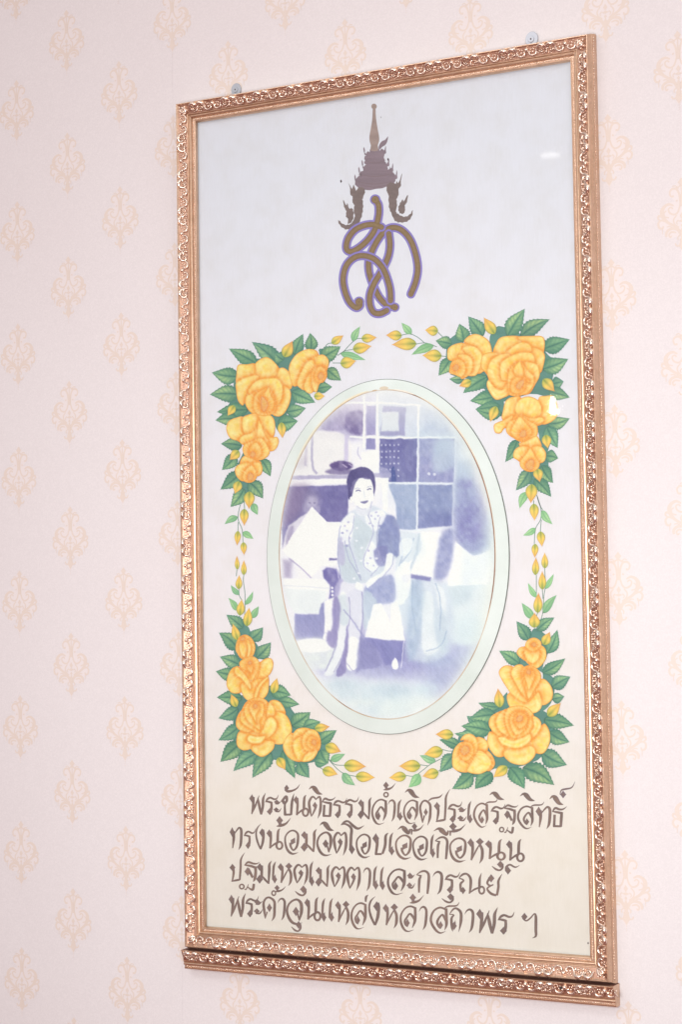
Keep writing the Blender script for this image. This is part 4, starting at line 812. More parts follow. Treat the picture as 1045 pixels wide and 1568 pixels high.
for ri, (crop, pets, core) in enumerate(ROSES):
    polys = [poly_fill(topx(crop, p), 5) for p in pets]
    A_ = np.vstack(polys); c0 = (A_.min(0) + A_.max(0)) / 2; bk = []
    for a_ in np.linspace(0, 2 * math.pi, 20, endpoint=False):
        dd = np.array([math.cos(a_), math.sin(a_)]); q_ = (A_ - c0); rad = (q_ @ dd)[np.abs(q_ @ np.array([-dd[1], dd[0]])) < 5]
        bk.append(c0 + dd * max(3, (rad.max() if len(rad) else 5)) * 0.78)
    polys = [np.array(bk)] + polys
    X, F = grid_for(polys, 0.62)
    lab = np.full(len(X), -1); n = len(polys)
    C = np.tile(RB, (len(X), 1)); core_px = topx(crop, [core])[0]
    dcore = np.hypot(*(X - core_px).T); Rr = np.percentile(dcore, 95)
    above = np.full(len(X), 99.0)
    masks = [inside(X, P) for P in polys]; dists = [bdist(X, P) for P in polys]
    for k in range(n - 1, -1, -1):
        m = (masks[k] | (dists[k] < 0.05)) & (lab < 0)
        lab[m] = k
    lab[lab < 0] = 0
    rs = np.random.RandomState(ri + 3)
    for k in range(n):
        m = lab == k
        if not m.any(): continue
        d = dists[k][m]; Xm = X[m]
        ab = np.full(m.sum(), 99.0)
        for q in range(k + 1, n): ab = np.minimum(ab, dists[q][m])
        cen = polys[k].mean(0); out = (Xm - core_px) / (np.hypot(*(Xm - core_px).T)[:, None] + 1)
        g = vnoise(Xm, 7, ri * 17 + k); g2 = vnoise(Xm * [1, 1], 2.6, ri * 5 + k)
        size = max(d.max(), 1.0)
        c = RB * (0.55 + .45 * g[:, None]) + RY * (0.45 - .45 * g[:, None])
        hl = np.exp(-((d / size - .55) / .35) ** 2) * (.35 + .55 * g); hl *= (k != n - 1)
        c = c * (1 - hl[:, None] * .9) + RH * hl[:, None] * .9
        ye = np.clip(vnoise(Xm, 5, ri * 7 + k + 40) * 1.6 - .9, 0, .6); c = c * (1 - ye[:, None]) + alb((252, 222, 84)) * ye[:, None]
        ly = np.exp(-((d - 2.6) / 1.3) ** 2) * .35 * (g2 > .3); c = c * (1 - ly[:, None]) + RH * ly[:, None]
        sh = np.exp(-ab / 2.8) * .95 + np.exp(-ab / 9.0) * .34; sh = np.clip(sh, 0, .9) * (0.75 + .4 * g); sh = np.clip(sh, 0, .92)
        c = c * (1 - sh[:, None]) + RO * sh[:, None]
        rim = np.exp(-(d / 0.95) ** 2) * (.50 + .33 * g2); c = c * (1 - rim[:, None]) + RR_ * rim[:, None]
        rim2 = np.exp(-(d / 2.4) ** 2) * .35; c = c * (1 - rim2[:, None]) + RO * rim2[:, None]
        if k == n - 1: c = c * .45 + RP * .55 * .8 + RO * .11
        elif k >= n - 3:
            cc = np.exp(-(dcore[m] / (Rr * .28)) ** 2) * .5; c = c * (1 - cc[:, None]) + RO * cc[:, None]
        C[m] = c
    dv = (X - core_px); th_ = np.arctan2(dv[:, 1], dv[:, 0]); brs = vnoise(np.stack([th_ * 14 + 60, dcore / 6], 1), 1.0, 55 + ri)
    bs = np.clip((brs - .5) * .5, -.22, .22)[:, None]; C = C * (1 - np.abs(bs)) + np.where(bs > 0, RH, RO) * np.abs(bs)
    C *= (.945 + .08 * vnoise(X, 1.9, 99 + ri)[:, None] + .03 * NR.rand(len(X), 1))
    C = np.clip(C, 0, .9); V3 = to3(X, YRO - ri * 0.00002)
    fl_ = lab[F].max(1); first = None
    for k in range(n):
        Fk = F[fl_ == k]
        if len(Fk) == 0: continue
        u_ = np.unique(Fk); rm = np.full(len(X), -1); rm[u_] = np.arange(len(u_))
        if first is None: first = part('rose', mesh_data('rose', V3[u_], rm[Fk], M_PAINT, C[u_], smooth=False))
        else: link('petal', mesh_data('petal', V3[u_], rm[Fk], M_PAINT, C[u_], smooth=False), first)

# ------------------------------------------------------------------ the faded photograph in the oval
YP = YB - 0.0044
ang = np.linspace(0, 2 * math.pi, 120, endpoint=False)
ex, ey = proj(INN[0] + (INN[2] + 0.0012) * np.cos(ang), YP, INN[1] + (INN[3] + 0.0012) * np.sin(ang))
EP = np.stack([ex, ey], 1)
X, F = grid_for([EP], 0.85)
C = np.tile(np.array([231, 231, 236.]), (len(X), 1))
wob = np.stack([vnoise(X, 9, 1) - .5, vnoise(X, 9, 2) - .5], 1) * 1.5 + np.stack([vnoise(X, 2.6, 21) - .5, vnoise(X, 2.6, 22) - .5], 1) * 0.7
XW = X + wob
def lay(crop, P, c, soft=1.2, al=1.0, n=3, tex=0.0):
    global C; soft = soft * (.65 if soft < 3.5 else .9)
    Q = topx(crop, P); Q = crom(Q, n, True) if n > 1 else Q
    if n == 1 and len(P) > 12: Q = Q
    lo, hi = Q.min(0) - 4 * soft, Q.max(0) + 4 * soft
    m = ((XW >= lo) & (XW <= hi)).all(1); Xm = XW[m]
    sd_ = bdist(Xm, Q) * np.where(inside(Xm, Q), 1, -1)
    a = al / (1 + np.exp(-np.clip(sd_ / (soft * .42), -30, 30)))
    if tex: a = a * (1 - tex + 2 * tex * vnoise(Xm, 6, int(abs(P[0][0])) + 3)).clip(0, 1.2)
    a = np.clip(a, 0, 1); C[m] = C[m] * (1 - a[:, None]) + np.array(c, float) * a[:, None]
def rect(x0, y0, x1, y1): return [(x0, y0), (x1, y0), (x1, y1), (x0, y1)]
def ell(cx, cy, rx, ry, n=12): return [(cx + rx * math.cos(2 * math.pi * i / n), cy + ry * math.sin(2 * math.pi * i / n)) for i in range(n)]
def lineq(crop, P, wd, c, soft=.8, al=1.0):
    P = np.array(P, float); V, F_, sd = ribbon(np.column_stack([P, np.full(len(P), wd)]), 4)
    lay(crop, list(map(tuple, V[0::3])) + list(map(tuple, V[2::3][::-1])), c, soft, al, 1)
WH, VI, VD, BL, TE, PT = (239, 241, 238), (176, 168, 208), (134, 128, 184), (152, 166, 206), (186, 208, 220), (216, 228, 230)
L_ = 'L'
lay(L_, [(200, 180), (300, 130), (405, 120), (410, 290), (230, 290), (150, 330)], (186, 178, 212), 5, .8)
lay(L_, [(265, 170), (345, 160), (350, 250), (240, 255)], (168, 158, 198), 3, .7, 3, .3)
lay(L_, [(345, 190), (400, 180), (412, 210), (405, 270), (365, 275), (335, 250)], (138, 124, 176), 3, .8, 3, .4)
lay(L_, rect(420, 105, 470, 145), (196, 194, 224), 2.5, .8, 1)
lay(L_, [(470, 110), (640, 115), (760, 190), (780, 285), (470, 285)], (206, 216, 228), 4, .9)
lay(L_, [(490, 160), (580, 165), (575, 280), (475, 280)], (158, 156, 200), 1.5, .8, 1)
lay(L_, [(482, 185), (552, 185), (552, 262), (482, 262)], (222, 230, 230), 2, .9, 1)
lay(L_, rect(421, 160, 458, 278), (168, 163, 208), 1.2, .95, 1)
lay(L_, rect(421, 288, 458, 335), (150, 148, 200), 1.2, .95, 1)
lay(L_, rect(634, 120, 780, 285), (208, 220, 228), 4, .7, 1, .4)
lay(L_, rect(640, 165, 775, 280), (186, 200, 222), 6, .5, 1, .5)
for P in ([(250, 152), (470, 148), (640, 160)], [(355, 285), (480, 288), (640, 288), (782, 288)]): lineq(L_, P, 8, WH, .9, .95)
for P in ([(413, 110), (412, 330)], [(465, 110), (466, 330)], [(632, 160), (628, 300)]): lineq(L_, P, 9, WH, .9, .9)
lay(L_, [(475, 292), (626, 292), (624, 466), (512, 466), (476, 430)], (124, 124, 184), 1.2, .97, 1, .12)
for i in range(5):
    for j in range(6): lay('M', ell(853 + i * 35, 228 + j * 52, 6, 8, 6), (214, 216, 236), .8, .85)
lay('M', [(940, 420), (965, 430), (975, 545), (930, 545)], (72, 92, 168), 1, .7)
lay(L_, [(633, 292), (776, 292), (774, 467), (632, 467)], (156, 160, 206), 1.5, .95, 1, .15)
lay(L_, [(700, 300), (778, 300), (774, 400), (690, 420)], (190, 208, 222), 6, .75)
for x_ in (672, 694): lay(L_, ell(x_, 434, 6, 6), (228, 232, 240), 1, .8)
lay(L_, [(510, 474), (624, 474), (622, 655), (545, 655), (540, 560)], (158, 174, 210), 2, .95, 1, .12)
lay(L_, [(630, 476), (768, 476), (766, 640), (628, 652)], (130, 140, 194), 2, .95, 1, .12)
for P in ([(512, 470), (640, 470), (776, 472)], [(545, 660), (640, 658), (768, 648)]): lineq(L_, P, 7, (226, 232, 240), .8, .9)
for P in ([(627, 288), (625, 655)], [(780, 288), (772, 560), (762, 770)]): lineq(L_, P, 6, (226, 232, 240), .8, .8)
lay(L_, [(785, 240), (850, 300), (905, 480), (925, 700), (890, 745), (850, 760), (785, 700), (775, 600)], (184, 202, 220), 6, .95)
lay(L_, [(785, 470), (870, 480), (915, 600), (915, 690), (850, 750), (780, 690)], (150, 150, 204), 9, .85, 3, .25)
lay(L_, ell(812, 350, 34, 30), (216, 226, 232), 9, .85)
lay(L_, [(850, 320), (885, 420), (920, 560), (910, 600), (860, 450)], (212, 204, 226), 7, .6)
lay(L_, [(110, 300), (220, 260), (350, 285), (360, 400), (330, 430), (110, 440)], (232, 231, 228), 3, .9)
lineq(L_, [(204, 275), (206, 400), (225, 432)], 9, (176, 170, 202), 1.2, .8)
lineq(L_, [(180, 300), (178, 400)], 11, (180, 172, 202), 2, .7)
lay(L_, [(120, 370), (180, 350), (185, 400), (130, 410)], (206, 198, 208), 4, .6, 3, .5)
lineq(L_, [(343, 280), (340, 390)], 16, (202, 194, 226), 2, .8)
lay(L_, [(402, 345), (470, 335), (474, 428), (420, 428), (402, 380)], (238, 238, 238), 1.5, .95, 1)
lineq('M', [(655, 250), (650, 300), (680, 350)], 8, (186, 180, 212), 1, .8)
lineq(L_, [(110, 448), (330, 445), (470, 438), (520, 440)], 16, (176, 170, 204), 1.5, .85)
lineq(L_, [(100, 468), (300, 462), (510, 458)], 20, (238, 238, 236), 1.2, .95)
lay(L_, [(476, 405), (505, 415), (522, 440), (480, 445)], (168, 166, 206), 1.5, .8)
lay(L_, ell(320, 400, 48, 19), (118, 98, 158), 1.8, .92, 3, .2); lay(L_, [(255, 425), (300, 408), (400, 425), (300, 436)], (130, 116, 168), 2.5, .8)
lineq('M', [(520, 390), (560, 415)], 8, (205, 190, 222), 1, .8); lineq('M', [(570, 385), (615, 415)], 8, (205, 190, 222), 1, .8)
lay(L_, [(108, 484), (350, 476), (350, 600), (320, 627), (262, 625), (205, 565), (180, 592), (110, 640), (84, 730), (84, 610)], (132, 126, 184), 1.6, .97, 1, .08)
lay(L_, [(105, 488), (190, 482), (170, 580), (100, 640), (86, 600)], (152, 134, 172), 9, .8)
lay(L_, ell(205, 532, 32, 36), (146, 138, 180), 5, .7); lay(L_, ell(205, 545, 22, 26), (196, 190, 214), 4, .75); lay(L_, ell(186, 570, 16, 20), (184, 178, 206), 4, .7); lay(L_, ell(228, 575, 10, 16), (190, 184, 210), 3, .6)
lay(L_, ell(196, 548, 4, 3), (130, 122, 168), 1.4, .7); lay(L_, ell(214, 548, 4, 3), (130, 122, 168), 1.4, .7)
lay(L_, [(88, 720), (105, 660), (140, 622), (180, 600), (190, 640), (120, 700), (92, 745)], (216, 212, 224), 3, .85); lay(L_, [(108, 655), (130, 640), (128, 690), (100, 715)], (160, 148, 186), 3, .7)
lay(L_, [(476, 452), (508, 452), (506, 620), (490, 600), (484, 480)], (240, 240, 240), 1.2, .95, 1)
lay(L_, [(84, 775), (125, 780), (120, 850), (90, 850)], (166, 152, 190), 4, .7, 1)
lay(L_, [(205, 563), (263, 626), (318, 628), (316, 700), (300, 800), (240, 800), (200, 850), (86, 738)], (241, 240, 241), 1.2, .97, 1)
lineq(L_, [(110, 772), (150, 800), (200, 850)], 5, (172, 162, 200), 1.2, .8)
lay(L_, [(85, 852), (285, 855), (275, 905), (95, 895)], (238, 239, 238), 1.5, .95, 1); lay(L_, [(92, 890), (262, 900), (255, 950), (235, 990), (135, 990), (105, 950)], (228, 234, 232), 2, .95, 1)
lineq(L_, [(90, 880), (180, 884), (270, 890)], 3, (206, 212, 218), 1.2, .7)
lay(L_, [(135, 992), (232, 994), (240, 952), (262, 935), (252, 1095), (132, 1098)], (156, 158, 206), 1.8, .95, 1)
lay(L_, [(245, 820), (262, 805), (300, 812), (330, 860), (300, 930), (270, 940), (275, 880), (250, 850)], (128, 122, 188), 2, .9, 1, .2)
lineq(L_, [(272, 776), (305, 774)], 9, (112, 106, 172), 1.5, .8); lineq(L_, [(270, 762), (330, 760)], 4, (240, 240, 245), 1, .8)
for P in ([(305, 818), (310, 850)], [(318, 820), (322, 845)]): lineq(L_, P, 4, (210, 208, 232), .8, .7)
for y_ in (888, 902, 916): lay(L_, ell(284, y_, 5, 5), (238, 238, 245), .8, .9)
# floor
lay(L_, [(130, 1100), (330, 1080), (600, 1060), (880, 1120), (900, 1250), (760, 1300), (560, 1260), (300, 1240), (170, 1200)], (178, 180, 218), 14, .9, 3, .15)
lay(L_, [(380, 1095), (580, 1105), (760, 1130), (700, 1200), (520, 1220), (380, 1180)], (160, 160, 210), 12, .75, 3, .2)
lay(L_, [(760, 1200), (905, 1080), (880, 1230), (780, 1330), (700, 1370), (650, 1330)], (172, 176, 216), 12, .8, 3, .2)
lay(L_, [(230, 1270), (450, 1260), (640, 1290), (720, 1360), (560, 1420), (380, 1410), (260, 1330)], (206, 221, 226), 14, .9, 3, .15)
lay(L_, [(500, 1330), (700, 1330), (620, 1400), (470, 1410)], (224, 232, 226), 12, .8)
for (x_, y_, rx_, ry_, c_) in ((330, 1275, 60, 22, (196, 214, 222)), (520, 1300, 70, 26, (190, 210, 222)), (660, 1290, 50, 24, (204, 224, 228)), (400, 1350, 60, 20, (224, 232, 226)), (450, 1230, 70, 16, (176, 180, 216)), (690, 1180, 60, 26, (176, 190, 220)), (830, 1050, 40, 50, (222, 232, 230))):
    lay(L_, ell(x_, y_, rx_, ry_), c_, 9, .6, 3, .3)
# right side
lay(L_, [(740, 880), (930, 870), (915, 1000), (870, 1100), (770, 1110), (740, 1000)], (218, 229, 230), 5, .95, 3, .1)
lay(L_, [(745, 890), (830, 880), (840, 930), (760, 960)], (196, 214, 222), 9, .6)
lay(L_, [(778, 702), (850, 762), (922, 740), (925, 800), (905, 875), (748, 880), (755, 800)], (240, 241, 240), 1.8, .97, 1)
lay(L_, [(560, 860), (740, 870), (770, 1100), (700, 1180), (600, 1170), (580, 1080), (545, 950)], (206, 218, 228), 6, .9, 3, .15)
lay(L_, [(600, 880), (640, 860), (650, 1010), (620, 1160), (585, 1150)], (170, 190, 216), 5, .75, 3, .2)
for P in ([(655, 905), (690, 930), (700, 1080), (720, 1130), (650, 1150), (645, 980)], [(700, 880), (735, 900), (740, 1000), (712, 960)]): lay(L_, P, (228, 234, 234), 3, .8)
lay(L_, [(690, 990), (740, 985), (745, 1120), (710, 1130)], (196, 212, 222), 4, .6)
lay(L_, [(640, 665), (720, 667), (706, 740), (690, 850), (600, 838), (560, 820), (590, 730)], (238, 240, 238), 1.5, .96, 1)
lay(L_, [(548, 668), (600, 665), (640, 690), (640, 740), (600, 780), (540, 820), (548, 720)], (214, 224, 230), 2, .85); 
lineq(L_, [(632, 672), (625, 740), (592, 830)], 10, (190, 206, 220), 2, .75)
lay(L_, [(724, 668), (768, 660), (765, 780), (735, 850), (695, 850), (705, 760)], (152, 160, 206), 4, .85, 3, .15)
lineq(L_, [(565, 848), (600, 842), (680, 856)], 16, (134, 134, 192), 2, .85)
lay(L_, ell(580, 853, 15, 17), (120, 122, 184), 1.8, .85)
lay(L_, [(550, 800), (590, 790), (600, 870), (575, 950), (530, 945), (525, 900)], (236, 239, 238), 1.8, .92)
lineq(L_, [(655, 900), (640, 980), (600, 1090)], 14, (198, 212, 224), 3, .5)
# lap chair and figure
lay(L_, [(300, 870), (340, 850), (400, 900), (420, 1000), (410, 1090), (340, 1150), (300, 1120), (290, 980)], (190, 186, 220), 3, .8)
lay(L_, [(420, 880), (520, 835), (540, 900), (530, 945), (470, 960), (430, 1010), (415, 960)], (160, 168, 212), 3, .9, 3, .15)
lay(L_, [(424, 900), (470, 960), (428, 1040), (412, 1050), (404, 940)], (196, 212, 222), 3, .8)
lay(L_, [(418, 1088), (576, 1102), (570, 1180), (500, 1200), (460, 1130), (390, 1130)], (142, 142, 200), 3, .85, 1)
lay(L_, [(450, 955), (480, 950), (508, 1000), (518, 1030), (522, 955), (545, 940), (556, 980), (578, 1100), (500, 1096), (416, 1084)], (240, 240, 240), 1.4, .97, 1)
lineq(L_, [(574, 1100), (560, 1210)], 3, (225, 225, 240), .8, .9)
lay(L_, [(536, 1168), (550, 1195), (545, 1215), (528, 1213), (525, 1190)], (242, 242, 244), 1, .95)
lay(L_, [(135, 1105), (210, 1090), (290, 1105), (292, 1190), (250, 1215), (160, 1210), (135, 1160)], (222, 229, 226), 4, .92, 3, .15)
lay(L_, ell(210, 1120, 82, 28), (239, 240, 238), 2.5, .95)
lay(L_, [(252, 940), (292, 925), (280, 1065), (255, 1065)], (238, 239, 238), 1.6, .93, 1); lay(L_, [(258, 1068), (268, 1085), (262, 1098), (248, 1090)], WH, 1, .9)
lay(L_, [(318, 870), (370, 860), (400, 900), (404, 1000), (396, 1080), (394, 1190), (372, 1218), (342, 1205), (340, 1120), (352, 1040), (330, 980)], (226, 228, 234), 2.2, .9)
lay(L_, [(300, 960), (330, 900), (356, 960), (345, 1040), (326, 1160), (292, 1230), (262, 1240), (256, 1225), (290, 1170), (306, 1080)], (234, 238, 236), 2.2, .9)
lay(L_, [(352, 1090), (392, 1095), (392, 1190), (372, 1218), (342, 1205), (345, 1140)], WH, 1.5, .95)
lay(L_, [(310, 920), (350, 925), (354, 1010), (335, 1040), (310, 1020), (305, 960)], (204, 216, 222), 2.2, .85); lay(L_, [(340, 920), (398, 890), (404, 960), (380, 1050), (358, 1010)], (214, 216, 230), 3, .6)
lineq(L_, [(330, 975), (360, 1010), (412, 1085)], 5, (160, 160, 206), 1.2, .8)
lay(L_, [(286, 940), (306, 925), (318, 980), (310, 1060), (292, 1130), (262, 1100), (268, 1060), (285, 1050)], (150, 142, 196), 2.5, .8)
lay(L_, [(326, 1160), (340, 1090), (344, 1040), (350, 1100), (342, 1180), (336, 1230), (300, 1240)], (150, 142, 194), 2, .85)
lay(L_, [(396, 1090), (420, 1095), (460, 1130), (480, 1200), (400, 1215), (380, 1222)], (150, 150, 200), 3, .8)
lineq(L_, [(352, 925), (357, 1000), (340, 1080), (328, 1150), (292, 1225)], 3.5, (168, 164, 206), .8, .8)
lineq(L_, [(404, 905), (408, 1000), (400, 1080), (395, 1180)], 3.5, (158, 156, 204), .8, .8)
lineq(L_, [(303, 960), (296, 1040), (306, 1085), (285, 1165), (258, 1222)], 3.5, (160, 154, 202), .8, .8)
lineq(L_, [(344, 1190), (372, 1220), (394, 1192)], 3, (168, 166, 208), .8, .8)
# torso
lay(L_, [(316, 640), (340, 600), (372, 578), (440, 560), (485, 575), (520, 600), (550, 640), (552, 750), (520, 790), (500, 820), (450, 860), (370, 870), (320, 850), (308, 760)], (206, 216, 226), 2, .97)
lay(L_, [(478, 610), (520, 598), (552, 640), (552, 760), (520, 755), (470, 760), (466, 700)], (142, 152, 200), 2.2, .9, 3, .15)
lay(L_, [(316, 640), (340, 602), (374, 590), (372, 650), (360, 700), (336, 720), (320, 690)], (234, 236, 238), 1.8, .9, 3, .15)
lay(L_, [(425, 590), (480, 575), (500, 600), (470, 650), (440, 660), (415, 610)], (236, 238, 240), 1.8, .9, 3, .1)
lay(L_, [(372, 610), (410, 625), (450, 670), (420, 730), (405, 800), (380, 760), (370, 690)], (200, 214, 220), 2, .85)
lay(L_, [(440, 700), (470, 740), (485, 790), (450, 825), (415, 810), (410, 770)], (234, 238, 240), 2, .85, 3, .1); lay(L_, [(450, 740), (505, 720), (505, 790), (470, 800)], (136, 138, 194), 2.2, .8, 3, .15)
lay(L_, [(310, 720), (340, 720), (380, 800), (400, 860), (340, 860), (314, 800)], (196, 210, 218), 2.2, .85)
lay(L_, [(316, 690), (330, 700), (336, 780), (318, 800), (308, 760)], (186, 178, 216), 2, .6)
lay(L_, [(505, 755), (530, 758), (522, 800), (470, 850), (432, 890), (420, 870), (440, 850), (490, 820)], (238, 240, 240), 1.5, .95)
lay(L_, [(380, 865), (410, 880), (402, 900), (380, 890)], (238, 240, 240), 1.5, .9)
for (x_, y_) in ((350, 625), (345, 660), (440, 600), (458, 612), (448, 640), (470, 600), (435, 630), (355, 690), (430, 740), (440, 770), (425, 790), (452, 800), (336, 640), (462, 585)):
    lay(L_, ell(x_, y_, 4.5, 4, 6), (176, 172, 212), 1, .7)
for P in ([(372, 600), (366, 650), (352, 700), (372, 770), (400, 850)], [(425, 596), (448, 650), (440, 700), (415, 760), (412, 800), (440, 826)], [(478, 606), (462, 680), (470, 740), (485, 790)],
          [(318, 640), (310, 700), (308, 770), (318, 840)], [(552, 640), (556, 700), (552, 756)], [(432, 888), (480, 850), (522, 802), (531, 760)], [(400, 860), (380, 820), (350, 770), (336, 700)], [(505, 760), (470, 808), (440, 840)]):
    lineq(L_, P, 3.2, (164, 166, 208), .8, .75)
for (x_, y_) in ((330, 700), (345, 720), (360, 680), (326, 670), (400, 780), (392, 830), (372, 850), (440, 812), (462, 770), (476, 640), (430, 760), (420, 800), (455, 650), (382, 700), (384, 650), (402, 730)):
    lay(L_, ell(x_, y_, 6, 5, 7), (236, 238, 242) if (x_ + y_) % 3 else (150, 152, 202), .9, .7)
for P in ([(560, 690), (566, 760), (552, 800)], [(612, 690), (600, 740), (560, 790)], [(608, 860), (604, 960), (622, 1060)], [(700, 870), (720, 960), (716, 1060)], [(660, 1140), (720, 1120), (745, 1060)]):
    lineq(L_, P, 4, (160, 182, 212), 1.2, .7)
lay(L_, [(560, 700), (600, 690), (612, 720), (580, 760), (556, 750)], (236, 240, 240), 1.5, .7)
# head
lay(L_, [(384, 560), (440, 555), (432, 592), (400, 600), (382, 585)], (226, 230, 234), 1.6, .95)
lay(L_, [(347, 500), (344, 452), (356, 424), (378, 412), (402, 404), (432, 410), (450, 430), (456, 460), (455, 510), (448, 520), (440, 470), (362, 480), (364, 535), (350, 530)], (104, 96, 154), 1.2, .97)
lay(L_, [(364, 486), (370, 462), (398, 446), (434, 452), (446, 478), (450, 520), (443, 552), (424, 573), (400, 575), (378, 556), (365, 525)], (236, 240, 240), 1.1, .98)
lay(L_, [(358, 470), (400, 436), (444, 450), (430, 455), (392, 450), (368, 500), (360, 540)], (108, 100, 158), 1.0, .8)
lineq('M', [(625, 600), (650, 592), (672, 602)], 5, (150, 150, 192), .6, .75); lineq('M', [(728, 588), (745, 578), (764, 578)], 5, (140, 140, 186), .6, .8)
lineq('M', [(632, 620), (652, 612), (674, 620)], 10, (104, 100, 156), .6, .85); lineq('M', [(728, 606), (744, 600), (762, 602)], 10, (98, 94, 152), .6, .85)
lineq('M', [(700, 610), (706, 650), (716, 664), (702, 670)], 4, (192, 198, 212), .8, .6)
lay('M', [(668, 706), (695, 702), (712, 698), (740, 694), (722, 716), (696, 722)], (132, 130, 176), .7, .9)
lineq('M', [(640, 740), (680, 765), (720, 765)], 8, (178, 176, 208), 1.2, .6)
for P in (ell(597, 690, 12, 28), ell(778, 655, 9, 24)): lay('M', P, (246, 247, 250), .8, .95)
lineq('M', [(770, 700), (755, 760), (735, 830)], 12, (176, 178, 210), 1.2, .6)
lay('M', [(640, 745), (690, 780), (760, 760), (740, 800), (690, 820), (640, 790)], (216, 220, 230), 1.5, .6)
# fading: cream at the top, patchy tone
yy = (X[:, 1] - 597) / 60; f_ = np.clip(1 - yy, 0, 1)[:, None] * .75; C = C * (1 - f_) + np.array([236, 235, 232.]) * f_
ed = bdist(X, EP); fe = np.exp(-(ed / 7) ** 2)[:, None] * .45; C = C * (1 - fe) + np.array([232, 233, 230.]) * fe
g1, g2 = vnoise(X, 23, 5), vnoise(X, 11, 6); C = C + ((g1 - .5) * 7 + (g2 - .5) * 5)[:, None] * np.array([1, .8, .5])
dk_ = (240 - C.mean(1)).clip(0, None)[:, None]; C = C - dk_ * (.08 + .0016 * dk_) * np.array([1.0, .95, .75]); gm = C.mean(1, keepdims=True); C = gm + (C - gm) * .84
fr_ = (np.exp(-(ed / 16) ** 2) * np.clip((X[:, 0] - 640) / 90, 0, 1))[:, None] * .6; C = C * (1 - fr_) + np.array([228, 232, 220.]) * fr_
st = vnoise(X * [1, .12], 1.6, 61) - .5; st2 = vnoise(X @ np.array([[.8, .6], [-.6, .8]]) * [1, .15], 2.2, 62) - .5
mid_ = np.clip(dk_ / 50, 0, 1); C += (st * 7 + st2 * 9)[:, None] * mid_
tl = np.clip(vnoise(X, 40, 63) * 1.5 - .55, 0, .5)[:, None] * np.clip((X[:, :1] - 540) / 120, 0, 1); C = C * (1 - tl * .5) + np.array([196, 218, 224.]) * tl * .5
C = np.minimum(C, np.array([236, 237, 233.])); C += NR.randn(len(X), 1) * 3.0
part('oval_photograph', mesh_data('oval_photograph', to3(X, YP), F, M_PRINT, alb(np.clip(C, 0, 250)), smooth=False), label='faded blue and white photograph of a seated woman in a patterned dress beside cabinets')

# ------------------------------------------------------------------ hangers, screws, specks
def disc_part(name, cx, cz, r, y0, y1, m, n=28, sz=1.0, parent=None, bev=0.0004):
    V, F = [], []
    rings = [(1, y0), (1, y1 + bev), (1 - bev / r, y1), (0.0, y1)]
    for rr, y in rings[:3]:
        for j in range(n):
            a = 2 * math.pi * j / n; V.append((cx + r * rr * math.cos(a), y, cz + r * sz * rr * math.sin(a)))
    V.append((cx, y1, cz))
    for i in range(2):
        for j in range(n): F.append((i * n + j, i * n + (j + 1) % n, (i + 1) * n + (j + 1) % n, (i + 1) * n + j))
    for j in range(n): F.append((2 * n + j, 2 * n + (j + 1) % n, 3 * n))
    me = mesh_data(name, V, F, m, smooth=False)
    return link(name, me, parent, OFF if parent == pic else (0, 0, 0))
for i, (px, py, rad, tone) in enumerate(((361, 137, 0.0085, 0), (814.5, 59.5, 0.0092, 1))):
    x, z = [float(q) for q in W(px, py, -0.003)]
    m, _n, _b = principled('zinc_plate', (0.40, 0.42, 0.46) if not tone else (0.50, 0.52, 0.57), 0.42, 0.35)
    tab = disc_part('hanging_plate', x, z, rad, -0.0012, -0.0026, m, 32, 1.12, pic)
    def sub(name, *a, **k_w):
        o = disc_part(name, *a, **k_w); o.parent = tab; return o
    sub('screw', x - 0.0006, z - 0.0002, rad * .5, -0.0026, -0.0040, m, n=20)
    sub('screw_slot', x - 0.0006, z - 0.0002, rad * .13, -0.0040, -0.0042, M_DARK, n=12, bev=0.0001)
    fl = Flat(); fl.add(ribbon([(x + rad * .62, z + rad * .35, .0006), (x + rad * .7, z - rad * .2, .0009), (x + rad * .45, z - rad * .9, .0006)], 4)) if False else None
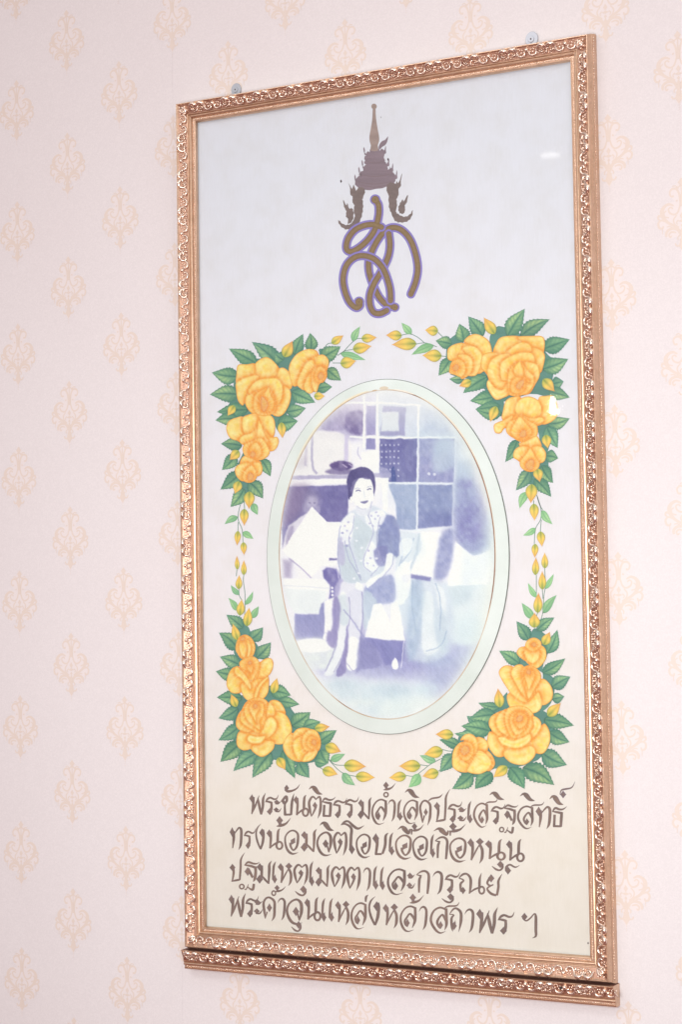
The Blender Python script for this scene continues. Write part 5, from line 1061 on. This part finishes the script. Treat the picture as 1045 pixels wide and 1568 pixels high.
for (px, py, r_) in ((522.5, 277.5, 0.0016), (594.5, 244, 0.0014), (901.5, 1444, 0.0011), (584, 179.5, 0.0006), (414, 1103, 0.0008)):
    x, z = [float(q) for q in W(px, py, YB)]
    V = [(x + r_ * k_ * math.cos(a) * (.6 + .4 * rng.random()), YB - 0.0004 * (k_ == 0) - 0.0009 * (k_ > 0 and k_ < 1) - .00002, z + r_ * k_ * 1.4 * math.sin(a)) for k_ in (1, .5) for a in np.linspace(0, 2 * math.pi, 7, endpoint=False)] + [(x, YB - .0011, z)]
    F = [(j, (j + 1) % 7, 7 + (j + 1) % 7, 7 + j) for j in range(7)] + [(7 + j, 7 + (j + 1) % 7, 14) for j in range(7)]
    part('insect_speck', mesh_data('insect_speck', V, F, M_SPECK))

# ------------------------------------------------------------------ the moulding strip the frame rests on
SX0, SX1 = -0.3375, 0.3370
ZIN = 1.0394                                             # its beaded (sight) edge, turned down
V, F = [], []
P2 = np.vstack([PR[1:20], [[0.0290, 0.0228], [0.0292, 0.0003]]])
n = len(P2)
for x in (SX0, SX1):
    for t, h in P2: V.append((x, -h, ZIN + t - 0.0022))
for i in range(n - 1): F.append((i, i + 1, n + i + 1, n + i))
V += [(SX0, -0.0003, ZIN - 0.0022), (SX1, -0.0003, ZIN - 0.0022)]
F.append(tuple([2 * n] + list(range(n)))); F.append(tuple([2 * n + 1] + list(range(2 * n - 1, n - 1, -1)))); F.append((0, n, 2 * n + 1, 2 * n))
rest = link('support_moulding', mesh_data('support_moulding', V, F, [M_GILT, M_BAND, M_GAPSHADE], smooth=False, midx=[1 if 13 <= i <= 15 else (2 if i == n - 2 else 0) for i in range(len(F))]))
rest['label'] = 'short gilt moulding strip screwed to the wall under the picture frame'; rest['category'] = 'moulding'
zb = ZIN - 0.0022
for i in range(12):
    p = SX0 + 0.029 + i * 0.0561
    if p < SX1 - 0.02: link('ornament', orn_me, rest, (p, 0, zb))
o = link('beading', bead_mesh('beading', 216, 0.0031, 0.0041, 0.0142, 0.00145), rest, ((SX0 + SX1) / 2, 0, zb), kind='stuff')
for px, py in ((361.5, 1470.5), (860, 1512.5)):
    x, z = [float(q) for q in W(px, py, -0.021)]
    s_o = disc_part('screw', x, z, 0.0022, -0.0185, -0.0225, M_DARK, 14); s_o.parent = rest

# lamps whose small reflections show in the glass
reflect_lamp('ceiling_spot', 847, 620, -0.0142, 3.2, 0.07, 0.011, 0.05)
reflect_lamp('ceiling_spot', 850, 630, -0.0142, 3.2, 0.04, 0.024, 0.012)
reflect_lamp('ceiling_spot', 843, 237.5, -0.0142, 3.2, 0.008, 0.06, 0.016)
reflect_lamp('ceiling_spot', 843, 237.5, -0.0142, 3.2, 0.008, 0.026, 0.010)
